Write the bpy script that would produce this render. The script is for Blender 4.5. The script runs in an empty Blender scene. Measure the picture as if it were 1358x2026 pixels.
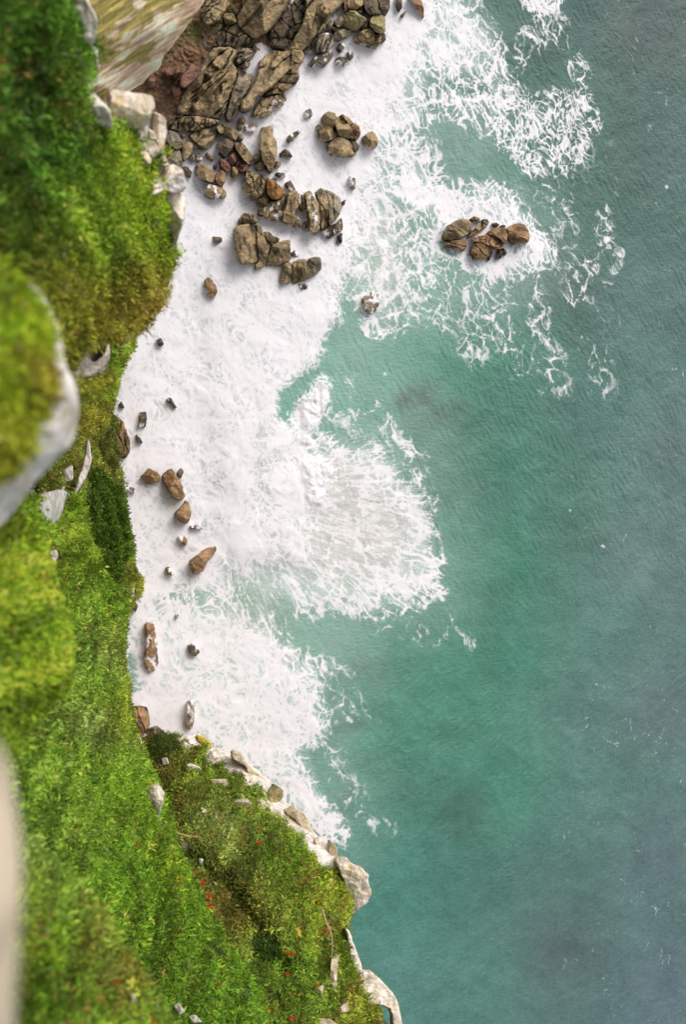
import bpy, math, random
import numpy as np
RNG = np.random.default_rng(7)
random.seed(7)
C = bpy.context.scene.collection
# ------------------------------------------------------------------ camera frame
F = 1988.0; CX, CY = 679.0, 1013.0
TILT = math.radians(22.0)
CAM = np.array([0.0, 0.0, 80.0])
FW = np.array([math.sin(TILT), 0, -math.cos(TILT)])
RT = np.array([math.cos(TILT), 0, math.sin(TILT)])
UP = np.array([0.0, 1.0, 0.0])

def rays(px, py):
    px = np.asarray(px, float); py = np.asarray(py, float)
    return FW + RT * ((px - CX) / F)[..., None] + UP * ((CY - py) / F)[..., None]

def depth_at_z(px, py, z):
    return (z - CAM[2]) / rays(px, py)[..., 2]

def unproj(px, py, d):
    return CAM + rays(px, py) * np.asarray(d)[..., None]

def project(P):
    v = P - CAM
    dep = np.maximum(v @ FW, 1.0)
    return CX + F * (v @ RT) / dep, CY - F * (v @ UP) / dep

def lin(c):
    c = np.asarray(c, float) / 255.0
    return np.where(c <= 0.04045, c / 12.92, ((c + 0.055) / 1.055) ** 2.4)

# ------------------------------------------------------------------ noise
def _hash(ix, iy, seed):
    h = (ix.astype(np.int64) * 374761393 + iy.astype(np.int64) * 668265263 + seed * 1274126177) & 0xFFFFFFFF
    h = ((h ^ (h >> 13)) * 1103515245) & 0xFFFFFFFF
    h = ((h ^ (h >> 16)) * 2246822519) & 0xFFFFFFFF
    return ((h ^ (h >> 15)) & 0xFFFFFF).astype(np.float64) / 16777216.0

def perlin(x, y, seed=0):
    x = np.asarray(x, float); y = np.asarray(y, float)
    xi = np.floor(x); yi = np.floor(y); xf = x - xi; yf = y - yi
    u = xf * xf * xf * (xf * (xf * 6 - 15) + 10); v = yf * yf * yf * (yf * (yf * 6 - 15) + 10)
    def g(dx, dy):
        a = _hash(xi + dx, yi + dy, seed) * 2 * math.pi
        return np.cos(a) * (xf - dx) + np.sin(a) * (yf - dy)
    a = g(0, 0); b = g(1, 0); c = g(0, 1); d = g(1, 1)
    return 1.5 * ((a + u * (b - a)) * (1 - v) + (c + u * (d - c)) * v)

def fbm(x, y, octv=4, seed=0, gain=0.5):
    s = 0; a = 1.0; t = 0
    for k in range(octv):
        s = s + a * perlin(x * 2 ** k, y * 2 ** k, seed + k * 17); t += a; a *= gain
    return s / t

def ridged(x, y, octv=4, seed=0, gain=0.55):
    s = 0; a = 1.0; t = 0
    for k in range(octv):
        s = s + a * (1 - np.abs(perlin(x * 2 ** k, y * 2 ** k, seed + k * 31)) * 1.6); t += a; a *= gain
    return s / t

def worley(x, y, seed=0):
    xi = np.floor(x); yi = np.floor(y)
    f1 = np.full(x.shape, 9.0); f2 = np.full(x.shape, 9.0)
    for dx in (-1, 0, 1):
        for dy in (-1, 0, 1):
            jx = xi + dx + _hash(xi + dx, yi + dy, seed); jy = yi + dy + _hash(xi + dx, yi + dy, seed + 5)
            d = np.hypot(jx - x, jy - y)
            n = d < f1
            f2 = np.where(n, f1, np.minimum(f2, d)); f1 = np.where(n, d, f1)
    return f1, f2

def rank01(a):
    s = np.sort(a.ravel()[::7]); q = np.linspace(0, 1, len(s))
    return np.interp(a, s, q)

def sstep(a, b, x):
    t = np.clip((x - a) / (b - a), 0, 1)
    return t * t * (3 - 2 * t)

# ------------------------------------------------------------------ polygons
def P(s, off=(0, 0), sc=1.0):
    return np.array([[float(v) for v in t.split(',')] for t in s.split()]) / sc + np.array(off, float)

def chaikin(p, n=1, r=0.22):
    for _ in range(n):
        q = np.roll(p, -1, 0)
        p = np.stack([p * (1 - r) + q * r, p * r + q * (1 - r)], 1).reshape(-1, 2)
    return p

def roughen(p, amp, seed, maxlen=4.0):
    out = []
    for a, b in zip(p, np.roll(p, -1, 0)):
        n = max(1, int(np.hypot(*(b - a)) / maxlen))
        for k in range(n):
            out.append(a + (b - a) * k / n)
    o = np.array(out)
    o[:, 0] += amp * fbm(o[:, 0] / 9, o[:, 1] / 9, 3, seed); o[:, 1] += amp * fbm(o[:, 0] / 9 + 50, o[:, 1] / 9, 3, seed + 3)
    return o

def inside(poly, x, y):
    r = np.zeros(x.shape, bool)
    x0, y0 = poly[-1]
    for x1, y1 in poly:
        c = ((y1 > y) != (y0 > y))
        if y1 != y0:
            r ^= c & (x < (x0 - x1) * (y - y1) / (y0 - y1) + x1)
        x0, y0 = x1, y1
    return r

def polydist(poly, x, y, closed=True, near=False):
    best = np.full(x.shape, 1e18); bx = x.copy(); by = y.copy()
    n = len(poly)
    for i in range(n if closed else n - 1):
        ax, ay = poly[i]; cx, cy = poly[(i + 1) % n]
        dx, dy = cx - ax, cy - ay
        L = dx * dx + dy * dy
        t = np.clip(((x - ax) * dx + (y - ay) * dy) / (L if L > 0 else 1), 0, 1)
        qx = ax + t * dx; qy = ay + t * dy
        d = (x - qx) ** 2 + (y - qy) ** 2
        m = d < best
        best = np.where(m, d, best)
        if near:
            bx = np.where(m, qx, bx); by = np.where(m, qy, by)
    return (np.sqrt(best), bx, by) if near else np.sqrt(best)

def rbf(pts):
    p = np.array([[a[0], a[1]] for a in pts], float) / 300.0; v = np.array([a[2] for a in pts], float)
    n = len(p)
    K = np.hypot(p[:, None, 0] - p[None, :, 0], p[:, None, 1] - p[None, :, 1])
    A = np.zeros((n + 3, n + 3)); A[:n, :n] = K; A[:n, n] = 1; A[:n, n + 1:] = p; A[n, :n] = 1; A[n + 1:, :n] = p.T
    w = np.linalg.lstsq(A, np.concatenate([v, [0, 0, 0]]), rcond=None)[0]
    def f(x, y):
        x = np.asarray(x, float) / 300.0; y = np.asarray(y, float) / 300.0
        r = w[n] + w[n + 1] * x + w[n + 2] * y
        for i in range(n):
            r = r + w[i] * np.hypot(x - p[i, 0], y - p[i, 1])
        return r
    return f

def idw(samples, px, py, power=3.0, eps=30.0):
    sw = 0; sc = 0
    for x, y, c in samples:
        w = 1.0 / ((px - x) ** 2 + (py - y) ** 2 + eps * eps) ** (power / 2)
        sw = sw + w; sc = sc + w[..., None] * lin(c)
    return sc / sw[..., None]

# ------------------------------------------------------------------ mesh + material helpers
def link_mesh(name, V, Fq, mat, col=None, parent=None, extra=None, smooth=True, origin=None):
    V = np.asarray(V, float)
    if origin is None:
        origin = np.array([V[:, 0].mean(), V[:, 1].mean(), V[:, 2].min()]) if parent is None else np.zeros(3)
    me = bpy.data.meshes.new(name)
    Fq = np.asarray(Fq); k = Fq.shape[1]
    me.vertices.add(len(V)); me.vertices.foreach_set('co', (V - origin).astype(np.float32).ravel())
    me.loops.add(Fq.size); me.loops.foreach_set('vertex_index', Fq.astype(np.int32).ravel())
    me.polygons.add(len(Fq)); me.polygons.foreach_set('loop_start', np.arange(0, Fq.size, k, dtype=np.int32))
    me.polygons.foreach_set('use_smooth', np.full(len(Fq), smooth))
    me.update(calc_edges=True)
    if col is not None:
        a = me.color_attributes.new('Col', 'FLOAT_COLOR', 'POINT')
        c4 = np.ones((len(V), 4), np.float32); c4[:, :3] = col; a.data.foreach_set('color', c4.ravel())
    for nm, arr in (extra or {}).items():
        a = me.attributes.new(nm, 'FLOAT', 'POINT'); a.data.foreach_set('value', np.asarray(arr, np.float32).ravel())
    me.materials.append(mat)
    o = bpy.data.objects.new(name, me); C.objects.link(o)
    o.location = origin
    if parent is not None:
        o.parent = parent
        o.location = np.array(origin) - np.array(parent.location)
    return o

def tag(o, label=None, cat=None, group=None, kind=None):
    if label: o['label'] = label
    if cat: o['category'] = cat
    if group: o['group'] = group
    if kind: o['kind'] = kind
    return o

def new_mat(name):
    m = bpy.data.materials.new(name); m.use_nodes = True
    nt = m.node_tree
    return m, nt, nt.nodes, nt.links, nt.nodes['Principled BSDF']

def attr_mat(name, rough=0.85, var=0.25, scale=4.0, bump=0.3, bscale=12.0, bdist=0.05, spec=0.3):
    """surface whose albedo is the 'Col' attribute, broken up by two octaves of object-space noise, with a bump"""
    m, nt, N, L, b = new_mat(name)
    at = N.new('ShaderNodeAttribute'); at.attribute_name = 'Col'
    tc = N.new('ShaderNodeTexCoord')
    n1 = N.new('ShaderNodeTexNoise'); n1.inputs['Scale'].default_value = scale; n1.inputs['Detail'].default_value = 8; n1.inputs['Roughness'].default_value = 0.65
    L.new(tc.outputs['Object'], n1.inputs['Vector'])
    mr = N.new('ShaderNodeMapRange'); mr.inputs['From Min'].default_value = 0.3; mr.inputs['From Max'].default_value = 0.7
    mr.inputs['To Min'].default_value = 1 - var; mr.inputs['To Max'].default_value = 1 + var
    L.new(n1.outputs['Fac'], mr.inputs['Value'])
    vm = N.new('ShaderNodeVectorMath'); vm.operation = 'SCALE'
    L.new(at.outputs['Color'], vm.inputs[0]); L.new(mr.outputs['Result'], vm.inputs['Scale'])
    L.new(vm.outputs['Vector'], b.inputs['Base Color'])
    n2 = N.new('ShaderNodeTexNoise'); n2.inputs['Scale'].default_value = bscale; n2.inputs['Detail'].default_value = 6; n2.inputs['Roughness'].default_value = 0.7
    L.new(tc.outputs['Object'], n2.inputs['Vector'])
    bp = N.new('ShaderNodeBump'); bp.inputs['Strength'].default_value = bump; bp.inputs['Distance'].default_value = bdist
    L.new(n2.outputs['Fac'], bp.inputs['Height']); L.new(bp.outputs['Normal'], b.inputs['Normal'])
    b.inputs['Roughness'].default_value = rough
    b.inputs['Specular IOR Level'].default_value = spec
    return m

def leaf_mat(name):
    m, nt, N, L, b = new_mat(name)
    at = N.new('ShaderNodeAttribute'); at.attribute_name = 'Col'
    tr = N.new('ShaderNodeBsdfTranslucent'); df = N.new('ShaderNodeBsdfPrincipled')
    df.inputs['Roughness'].default_value = 0.65; df.inputs['Specular IOR Level'].default_value = 0.12
    L.new(at.outputs['Color'], df.inputs['Base Color']); L.new(at.outputs['Color'], tr.inputs['Color'])
    mx = N.new('ShaderNodeMixShader'); mx.inputs[0].default_value = 0.3
    L.new(df.outputs[0], mx.inputs[1]); L.new(tr.outputs[0], mx.inputs[2])
    L.new(mx.outputs[0], N['Material Output'].inputs['Surface'])
    return m

M_ROCK = attr_mat('weathered_rock', 0.8, 0.35, 2.2, 0.6, 7.0, 0.12)
M_GRANITE = attr_mat('pale_granite', 0.9, 0.22, 3.0, 0.5, 9.0, 0.06)
M_SOIL = attr_mat('slope_soil', 0.95, 0.4, 3.0, 0.6, 8.0, 0.1)
M_LEAF = leaf_mat('leaves')
M_FLOWER = leaf_mat('petals')
M_WOOD = attr_mat('dry_wood', 0.9, 0.3, 6.0, 0.4, 20.0, 0.02)

# ------------------------------------------------------------------ sheet builder: a polygon patch of terrain or rock with a wall below its rim
def patch(poly, step, dfun):
    x0, y0 = poly.min(0) - step; x1, y1 = poly.max(0) + step
    nx = int((x1 - x0) / step) + 2; ny = int((y1 - y0) / step) + 2
    gx = x0 + np.arange(nx) * step; gy = y0 + np.arange(ny) * step
    X, Y = np.meshgrid(gx, gy)
    cin = inside(poly, X[:-1, :-1] + step / 2, Y[:-1, :-1] + step / 2)
    if cin.sum() < 4: return None
    idx = np.arange(nx * ny).reshape(ny, nx)
    q = np.stack([idx[:-1, :-1], idx[1:, :-1], idx[1:, 1:], idx[:-1, 1:]], -1)[cin]
    used = np.zeros(nx * ny, bool); used[q.ravel()] = True
    cnt = np.bincount(q.ravel(), minlength=nx * ny)
    x = X.ravel()[used]; y = Y.ravel()[used]; bnd = (cnt[used] < 4)
    remap = -np.ones(nx * ny, int); remap[used] = np.arange(used.sum()); q = remap[q]
    dist, bx, by = polydist(poly, x, y, near=True)
    ok = bnd & (dist < step * 1.3)
    x = np.where(ok, bx, x); y = np.where(ok, by, y); dist = np.where(ok, 0, dist)
    e = np.concatenate([q[:, [0, 1]], q[:, [1, 2]], q[:, [2, 3]], q[:, [3, 0]]])
    key = np.sort(e, 1); k = key[:, 0].astype(np.int64) * (len(x) + 1) + key[:, 1]
    u, inv, c = np.unique(k, return_inverse=True, return_counts=True)
    be = e[c[inv] == 1]
    return x, y, dist, q, be

def add_wall(V, q, be, drops):
    """drops: list of (n,3) offset arrays for the rim vertices, outer to lower"""
    rim = np.unique(be); rid = -np.ones(len(V), int); rid[rim] = np.arange(len(rim))
    allV = [V]; faces = [q]; prev = lambda i: i; base = len(V)
    cur = be.copy()
    src = rim
    for off in drops:
        nv = V[rim] + (off[rim] if off.shape[0] == len(V) else off)
        allV.append(nv)
        low = rid[be] + base
        faces.append(np.stack([cur[:, 1], cur[:, 0], low[:, 0], low[:, 1]], 1))
        cur = low; base += len(rim)
    return np.concatenate(allV), np.concatenate(faces), rim

# ------------------------------------------------------------------ rocks
KIND = {   # base tone, second tone (sRGB)
    'olive': ((137, 118, 88), (104, 90, 68)), 'grey': ((130, 118, 98), (98, 90, 74)), 'brown': ((134, 106, 78), (106, 82, 58)),
    'red': ((112, 80, 66), (90, 64, 54)), 'ochre': ((132, 96, 54), (104, 76, 44)), 'dark': ((92, 80, 62), (62, 55, 44)),
    'white': ((244, 233, 224), (222, 207, 194)), 'lichen': ((238, 226, 212), (214, 198, 174)), 'yellow': ((176, 156, 52), (136, 122, 50)),
    'mossy': ((132, 119, 86), (108, 100, 66)), 'cream': ((226, 210, 184), (188, 170, 138)),
}
rock_seed = [100]
def rock(off, name, label, H, kind, s, d=None, strata=None, wash=0.0, group=None, cat='rock', step=None, facets=4, crack=0.0, depth=None, smooth_n=1):
    ox, oy, sc = off
    seed = rock_seed[0]; rock_seed[0] += 13
    rng = np.random.default_rng(seed)
    poly = chaikin(P(s, (ox, oy), sc), smooth_n, 0.13)
    size = math.sqrt(max(1.0, (poly[:, 0].max() - poly[:, 0].min()) * (poly[:, 1].max() - poly[:, 1].min())))
    if step is None: step = float(np.clip(size / 44, 0.7, 1.5))
    cen = poly.mean(0); ex = poly - cen; poly = cen + ex * (1 + 1.3 / np.maximum(np.hypot(ex[:, :1], ex[:, 1:]), 6)) 
    poly = roughen(poly, min(2.4, 0.03 * size + 0.4), seed, max(2.0, step * 1.5))
    r = patch(poly, step, None)
    if r is None: print('tiny rock', label); return None
    x, y, dist, q, be = r
    if d is None: db = depth_at_z(x, y, 0.4)
    else: db = d(x, y) if callable(d) else np.full(x.shape, float(d))
    mpp = db.mean() / F
    dm = dist * mpp; R = max(dm.max(), 1e-3)
    w = min(0.38 * R, 0.65)
    prof = np.sqrt(np.clip(1 - (1 - np.clip(dm / w, 0, 1)) ** 2, 0, 1))
    H = H * 0.78 if d is None else H
    mx = (x - x.mean()) * mpp; my = (y.mean() - y) * mpp
    L = size * mpp * 0.5
    h = H * prof
    for i in range(facets):
        a = rng.uniform(0, 2 * math.pi); sl = rng.uniform(0.15, 0.7)
        o_ = rng.uniform(0.0, 0.5)
        h = np.minimum(h, H * (0.92 - o_ * 0.55 + sl * (mx * math.cos(a) + my * math.sin(a)) / L * 0.9))
    h = np.maximum(h, H * prof * 0.3)
    nz = fbm(mx * 0.9 + seed, my * 0.9, 5, seed, 0.6)
    h = h + prof * (0.16 * min(H, 1.8) * nz + 0.07 * (ridged(mx * 1.7 + seed, my * 1.7, 4, seed + 60, 0.6) - 0.6) * min(H, 2.0) + 0.05 * fbm(mx * 5, my * 5 + seed, 3, seed + 61, 0.7))
    groove = np.zeros_like(h)
    if strata:
        ang, freq, amp = strata
        a = math.radians(ang); cu = mx * math.cos(a) + my * math.sin(a); cv = -mx * math.sin(a) + my * math.cos(a)
        wv = cv * freq + 0.9 * fbm(cu * 0.35 + seed, cv * 0.8, 3, seed + 5)
        st = ridged(cu * 0.16 * freq, wv, 3, seed + 9)
        groove = np.clip((st - 0.66) * 5.0, 0, 1)
        stair = np.abs(((wv * 0.5) % 1.0) - 0.5) * 2
        h = h + prof * amp * (stair - 0.5) - prof * amp * 1.1 * groove
    f1, f2 = worley(mx / max(L, .5) * (1.0 + crack) * 1.1 + seed, my / max(L, .5) * (1 + crack) * 1.1, seed)
    ck = np.clip(1 - (f2 - f1) * 13, 0, 1)
    if crack > 0:
        h = h - prof * ck * 0.28 * min(H, 1.2)
    h = np.maximum(h, 0.0)
    V = unproj(x, y, db - h)
    c0, c1 = (lin(c) for c in KIND[kind])
    t = sstep(-0.35, 0.35, fbm(mx * 1.3 + 9, my * 1.3 + seed, 4, seed + 2))
    col = (c0 * t[:, None] + c1 * (1 - t[:, None])) * (1.0 if kind in ('white', 'lichen', 'cream') else 1.75)
    fine = 1 + 0.32 * fbm(mx * 5, my * 5 + seed, 3, seed + 4)
    col = col * fine[:, None]
    col = col * (1 - 0.6 * groove - 0.35 * (ck if crack > 0 else 0))[:, None]
    if kind == 'lichen':
        ly = 0.55 * sstep(0.25, 0.45, fbm(mx * 1.6, my * 1.6 + 3, 3, seed + 8)); col = col * (1 - ly[:, None]) + lin((190, 164, 70)) * ly[:, None]
    if kind in ('white', 'lichen', 'cream'):
        pk = sstep(0.15, 0.4, fbm(mx * 2.3, my * 2.3 + 3, 4, seed + 6)); col = col * (1 - 0.3 * pk[:, None])
    if kind in ('olive', 'grey', 'brown'):
        al = sstep(0.2, 0.45, fbm(mx * 0.8, my * 0.8 + 31, 3, seed + 7)); col = col * (1 - al[:, None] * 0.35) + lin((104, 100, 44)) * al[:, None] * 0.3
    if d is None:
        wet = sstep(0.8, 0.4, V[:, 2] + 0.4 * nz)          # wet band with barnacles at the waterline
        col = col * (1 - 0.42 * wet[:, None])
        bar = sstep(0.25, 0.5, fbm(mx * 6, my * 6, 2, seed + 11)) * wet
        col = col * (1 - 0.35 * bar[:, None]) + lin((190, 175, 165)) * 0.35 * bar[:, None]
        fo = sstep(0.32, 0.0, (V[:, 2] - 0.4) / max(H, 0.5) * 1.6 + 1.5 * np.abs(fbm(mx * 0.7 + 7, my * 0.7, 3, seed + 31)) + 0.25 * nz) * (0.65 if H > 0.6 else 0.3)
        if wash > 0:
            wn = rank01(fbm(mx * 2.2 + 3, my * 1.6, 4, seed + 21)) if len(mx) > 20 else np.full(mx.shape, 0.5)
            fo = np.maximum(fo, sstep(1 - wash - 0.12, 1 - wash + 0.12, wn + 0.12 * (0.5 - prof)))
        col = col * (1 - fo[:, None]) + lin((240, 234, 236)) * fo[:, None]
    col = np.clip(col, 0.006, 0.9)
    n = len(V); down = np.zeros((n, 3)); 
    if d is None:
        down[:, 2] = -1.4; drops = [down]
    else:
        rv = rays(x, y); dep = depth if depth else max(0.8, 0.8 * R)
        down = rv * dep; down[:, 2] -= 0.2 * dep; drops = [down]
    V2, F2, rim = add_wall(V, q, be, drops)
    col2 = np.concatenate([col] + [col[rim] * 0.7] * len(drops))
    o = link_mesh(name, V2, F2, M_GRANITE if kind in ('white', 'lichen', 'cream') else M_ROCK, np.clip(col2, 0, 1))
    tag(o, label, cat, group, 'thing')
    return o
R1 = (260, 0, 3.994); R2 = (520, 0, 3.994); R3 = (310, 220, 3.994); R4 = (440, 320, 3.994); R5 = (600, 200, 6.79); R6 = (860, 410, 6.467)
R7 = (200, 780, 5.223); R8 = (220, 1140, 5.658); Z1 = (0, 0, 1.997); Z4 = (0, 400, 3.018); Z5 = (0, 900, 3.018); Z7 = (0, 1400, 3.018); Z8 = (250, 1400, 2.382); FP = (0, 0, 1)
SHORE = 'rock outcrops along the top shore'; TOPB = 'boulders in the surf at the top edge'; BEACH = 'boulders below the white cliff edge'
SLAB = 'slabs of the long banded reef'; BLOCK = 'slabs of the blocky reef'; FIVE = 'rounded boulders of the five-stone cluster'; ISLE = 'rocks of the offshore islet'; SURF = 'lone rocks in the white surf'
S1 = (50, 1.15, 0.55)
# --- striated outcrops of the top shore
rock(R1, 'outcrop', 'dark jumbled low rock between the reddish rubble and the grey-brown top slab', 1.6, 'dark', '590,170 760,60 830,180 950,300 985,330 990,390 950,440 850,500 800,370 660,365 590,440 545,500 540,350 560,190', strata=(60, 1.3, 0.4), crack=0.3, group=SHORE)
rock(R1, 'outcrop', 'broken brown crag touching the far cliff at the top of the photo', 3.0, 'olive', '590,-90 770,-90 770,60 720,110 700,160 600,205 560,170 545,90 590,0', strata=(60, 1.0, 0.35), crack=0.5, group=SHORE)
rock(R1, 'boulder', 'small mossy angular boulder wedged between the broken crag and the big top slab', 2.4, 'mossy', '715,110 800,105 835,180 750,195', group=SHORE, crack=0.3)
rock(R1, 'outcrop', 'large smooth tan slab at the top edge, left of the dark gully', 4.2, 'olive', '880,-100 1330,-100 1250,0 1210,80 1150,170 1090,240 1000,295 950,300 850,210 835,130 880,70', strata=(45, 0.5, 0.25), group=SHORE, facets=2)
rock(R1, 'outcrop', 'grey slab fragment beside the little white inlet of surf', 2.4, 'grey', '870,385 980,365 995,400 940,470 850,505 830,480', strata=(40, 1.0, 0.2), group=SHORE)
rock(R1, 'outcrop', 'widest striated grey-brown outcrop in the middle of the top shore', 3.6, 'olive', '500,620 560,520 590,450 660,372 790,372 840,405 835,455 800,500 838,560 828,620 800,700 760,800 748,880 700,938 610,925 540,915 362,905 362,850 400,740 460,670', strata=S1, group=SHORE, facets=3)
rock(R1, 'outcrop', 'low ledge under the widest striated outcrop, beside the pale sand', 1.8, 'olive', '362,915 540,922 690,945 690,972 610,1000 500,1030 400,1035 290,1012 292,955', strata=(75, 0.8, 0.3), crack=0.5, group=SHORE)
rock(R1, 'outcrop', 'narrow upright grey rib between the two striated outcrops', 3.0, 'grey', '845,565 900,560 960,600 940,680 885,765 855,825 845,900 810,950 750,950 752,882 802,705 832,625', strata=(62, 1.1, 0.35), group=SHORE)
rock(R1, 'boulder', 'little rounded grey stone on top of the gap between the striated outcrops', 2.6, 'grey', '860,520 905,485 940,495 930,520 880,540', group=SHORE)
rock(R1, 'outcrop', 'striated olive outcrop jutting into the surf, right of the narrow rib', 3.6, 'olive', '1010,490 1060,440 1120,402 1200,410 1260,392 1290,430 1280,500 1220,590 1120,680 1040,745 985,775 970,845 900,890 860,868 862,800 922,735 1000,600', strata=(48, 0.9, 0.4), group=SHORE, facets=3)
rock(R2, 'outcrop', 'outer lobe of the jutting striated outcrop, lapped by foam', 2.2, 'olive', '222,392 300,395 328,430 312,500 270,552 290,600 270,650 200,705 170,735 60,745 0,772 60,690 150,600 220,500', strata=(48, 0.8, 0.3), group=SHORE, crack=0.3)
rock(R1, 'rock', 'flat low rock in foam under the tip of the jutting outcrop', 1.2, 'olive', '1020,782 1060,782 1140,752 1210,742 1230,782 1180,850 1130,852 1100,900 1040,930 950,912 980,855', strata=(40, 0.8, 0.2), group=SHORE, crack=0.4, wash=0.12)
rock(R2, 'outcrop', 'dark shadowed step of rock in the gully beside the white inlet', 1.5, 'dark', '190,60 330,-60 360,60 330,200 250,330 205,395 80,372 60,320 55,250 130,150', strata=(58, 1.0, 0.4), crack=0.4, group=SHORE)
rock(R2, 'outcrop', 'tall striated outcrop at the top edge, right of the dark gully', 4.0, 'olive', '330,-60 640,-60 640,0 610,60 540,120 500,180 490,240 440,262 400,330 300,412 205,395 250,300 320,180 345,60', strata=(60, 0.9, 0.45), group=SHORE, facets=3)
rock(R2, 'outcrop', 'pale banded end of the tall striated outcrop, wet along the foam', 2.0, 'grey', '440,266 540,262 560,300 550,360 490,410 400,412 320,412 400,338', strata=(75, 1.2, 0.3), group=SHORE, wash=0.1)
rock(R2, 'rock', 'dark wet rock in foam just below the pale banded rock end', 1.1, 'dark', '370,490 400,460 480,420 550,396 560,430 530,480 480,520 430,490 410,520', wash=0.15, group=SHORE)
for lab, pl in (('small dark stone in foam, topmost of three below the top boulders', '600,350 640,343 647,380 625,402 600,380'), ('dark stone in foam, lowest of three below the top boulders', '585,460 610,450 660,455 680,490 640,502 590,495'), ('half-washed stone in foam, rightmost of three below the top boulders', '675,410 708,403 717,450 690,472')):
    rock(R2, 'rock', lab, 0.7, 'dark', pl, wash=0.25, group=TOPB)
for lab, H, k, pl in (
    ('big rounded olive boulder in the middle of the top boulder pile', 2.6, 'mossy', '640,120 690,85 740,90 760,112 820,140 820,160 780,210 740,240 680,230 630,190'),
    ('grey stone at the left of the big rounded top boulder', 1.5, 'grey', '560,170 610,132 640,142 630,200 590,212'),
    ('low wet stone at the left end of the top boulder pile', 0.8, 'grey', '500,200 540,160 560,180 540,222 505,232'),
    ('small wet stone under the grey one in the top boulder pile', 0.8, 'dark', '545,212 580,212 605,240 570,256'),
    ('brown-purple boulder below the big rounded top boulder', 1.6, 'grey', '570,260 640,228 700,242 680,280 610,312 565,302'),
    ('cracked boulder at the bottom of the top boulder pile', 2.0, 'olive', '730,280 790,242 850,228 880,262 885,330 870,366 800,342 740,322'),
    ('golden-green rounded boulder at the right of the top boulder pile', 2.8, 'mossy', '850,160 880,112 940,112 965,150 970,240 940,262 890,252 850,200'),
    ('wet stone between the cracked boulder and the golden-green one', 1.6, 'olive', '890,282 948,262 940,320 910,372 886,360'),
    ('narrow wet stone at the lower right end of the top boulder pile', 1.0, 'dark', '952,262 970,270 975,312 945,332'),
    ('round boulder cut by the top edge above the boulder pile', 2.6, 'olive', '660,-40 810,-40 810,0 790,40 740,75 680,75 662,40'),
    ('dark angular boulder at the top edge, left of the wet brown one', 2.2, 'dark', '800,20 815,-40 890,-40 940,80 930,112 880,108 850,120 812,80'),
    ('wet brown pointed boulder at the top edge, right of the pile', 2.2, 'dark', '900,-40 1000,-40 1005,60 970,126 942,88'),
    ('thin reddish stone at the top edge beside the round boulder', 1.2, 'red', '632,-30 658,-30 672,92 650,82'),
    ('dark wet stone squeezed between the big rounded boulder and its neighbours', 1.2, 'dark', '740,92 770,72 802,100 792,132 760,114'),
    ('black wet stone filling the gap right of the big rounded boulder', 1.1, 'dark', '790,190 832,185 824,232 784,244'),
    ('slender rock spike at the top edge, left of the long finger rock', 0.9, 'dark', '1050,-30 1100,-30 1102,60 1086,82 1070,50'),
    ('long finger rock pointing down from the top edge into white foam', 1.2, 'brown', '1150,-30 1240,-30 1270,60 1276,132 1250,120 1200,42'),
    ('tiny dark triangular rock between the two finger rocks', 0.6, 'dark', '1098,112 1136,84 1116,132')):
    rock(R2, 'boulder', lab, H, k, pl, group=TOPB, crack=0.3 if 'cracked' in lab else 0)
# --- red boulders on the rubble slope
for lab, H, pl in (('large red slab of rock leaning on the rubble beside the widest outcrop', 2.0, '470,500 530,540 535,590 430,692 380,680 395,600 440,560'), ('pinkish upright stone on the red rubble', 1.4, '330,600 360,535 395,540 385,590 345,618'),
                   ('pink-brown stone left of the upright one on the red rubble', 1.2, '262,560 300,525 335,545 330,590 280,600'), ('red stone in the rubble close under the far cliff edge', 1.2, '130,640 160,590 190,620 180,680 140,690'), ('red-brown stone at the foot of the large red slab', 1.2, '320,700 380,690 388,740 340,770')):
    rock(R1, 'boulder', lab, H, 'red', pl, d=lambda x, y: depth_at_z(x, y, 1.6), group='red stones on the rubble slope')
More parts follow.
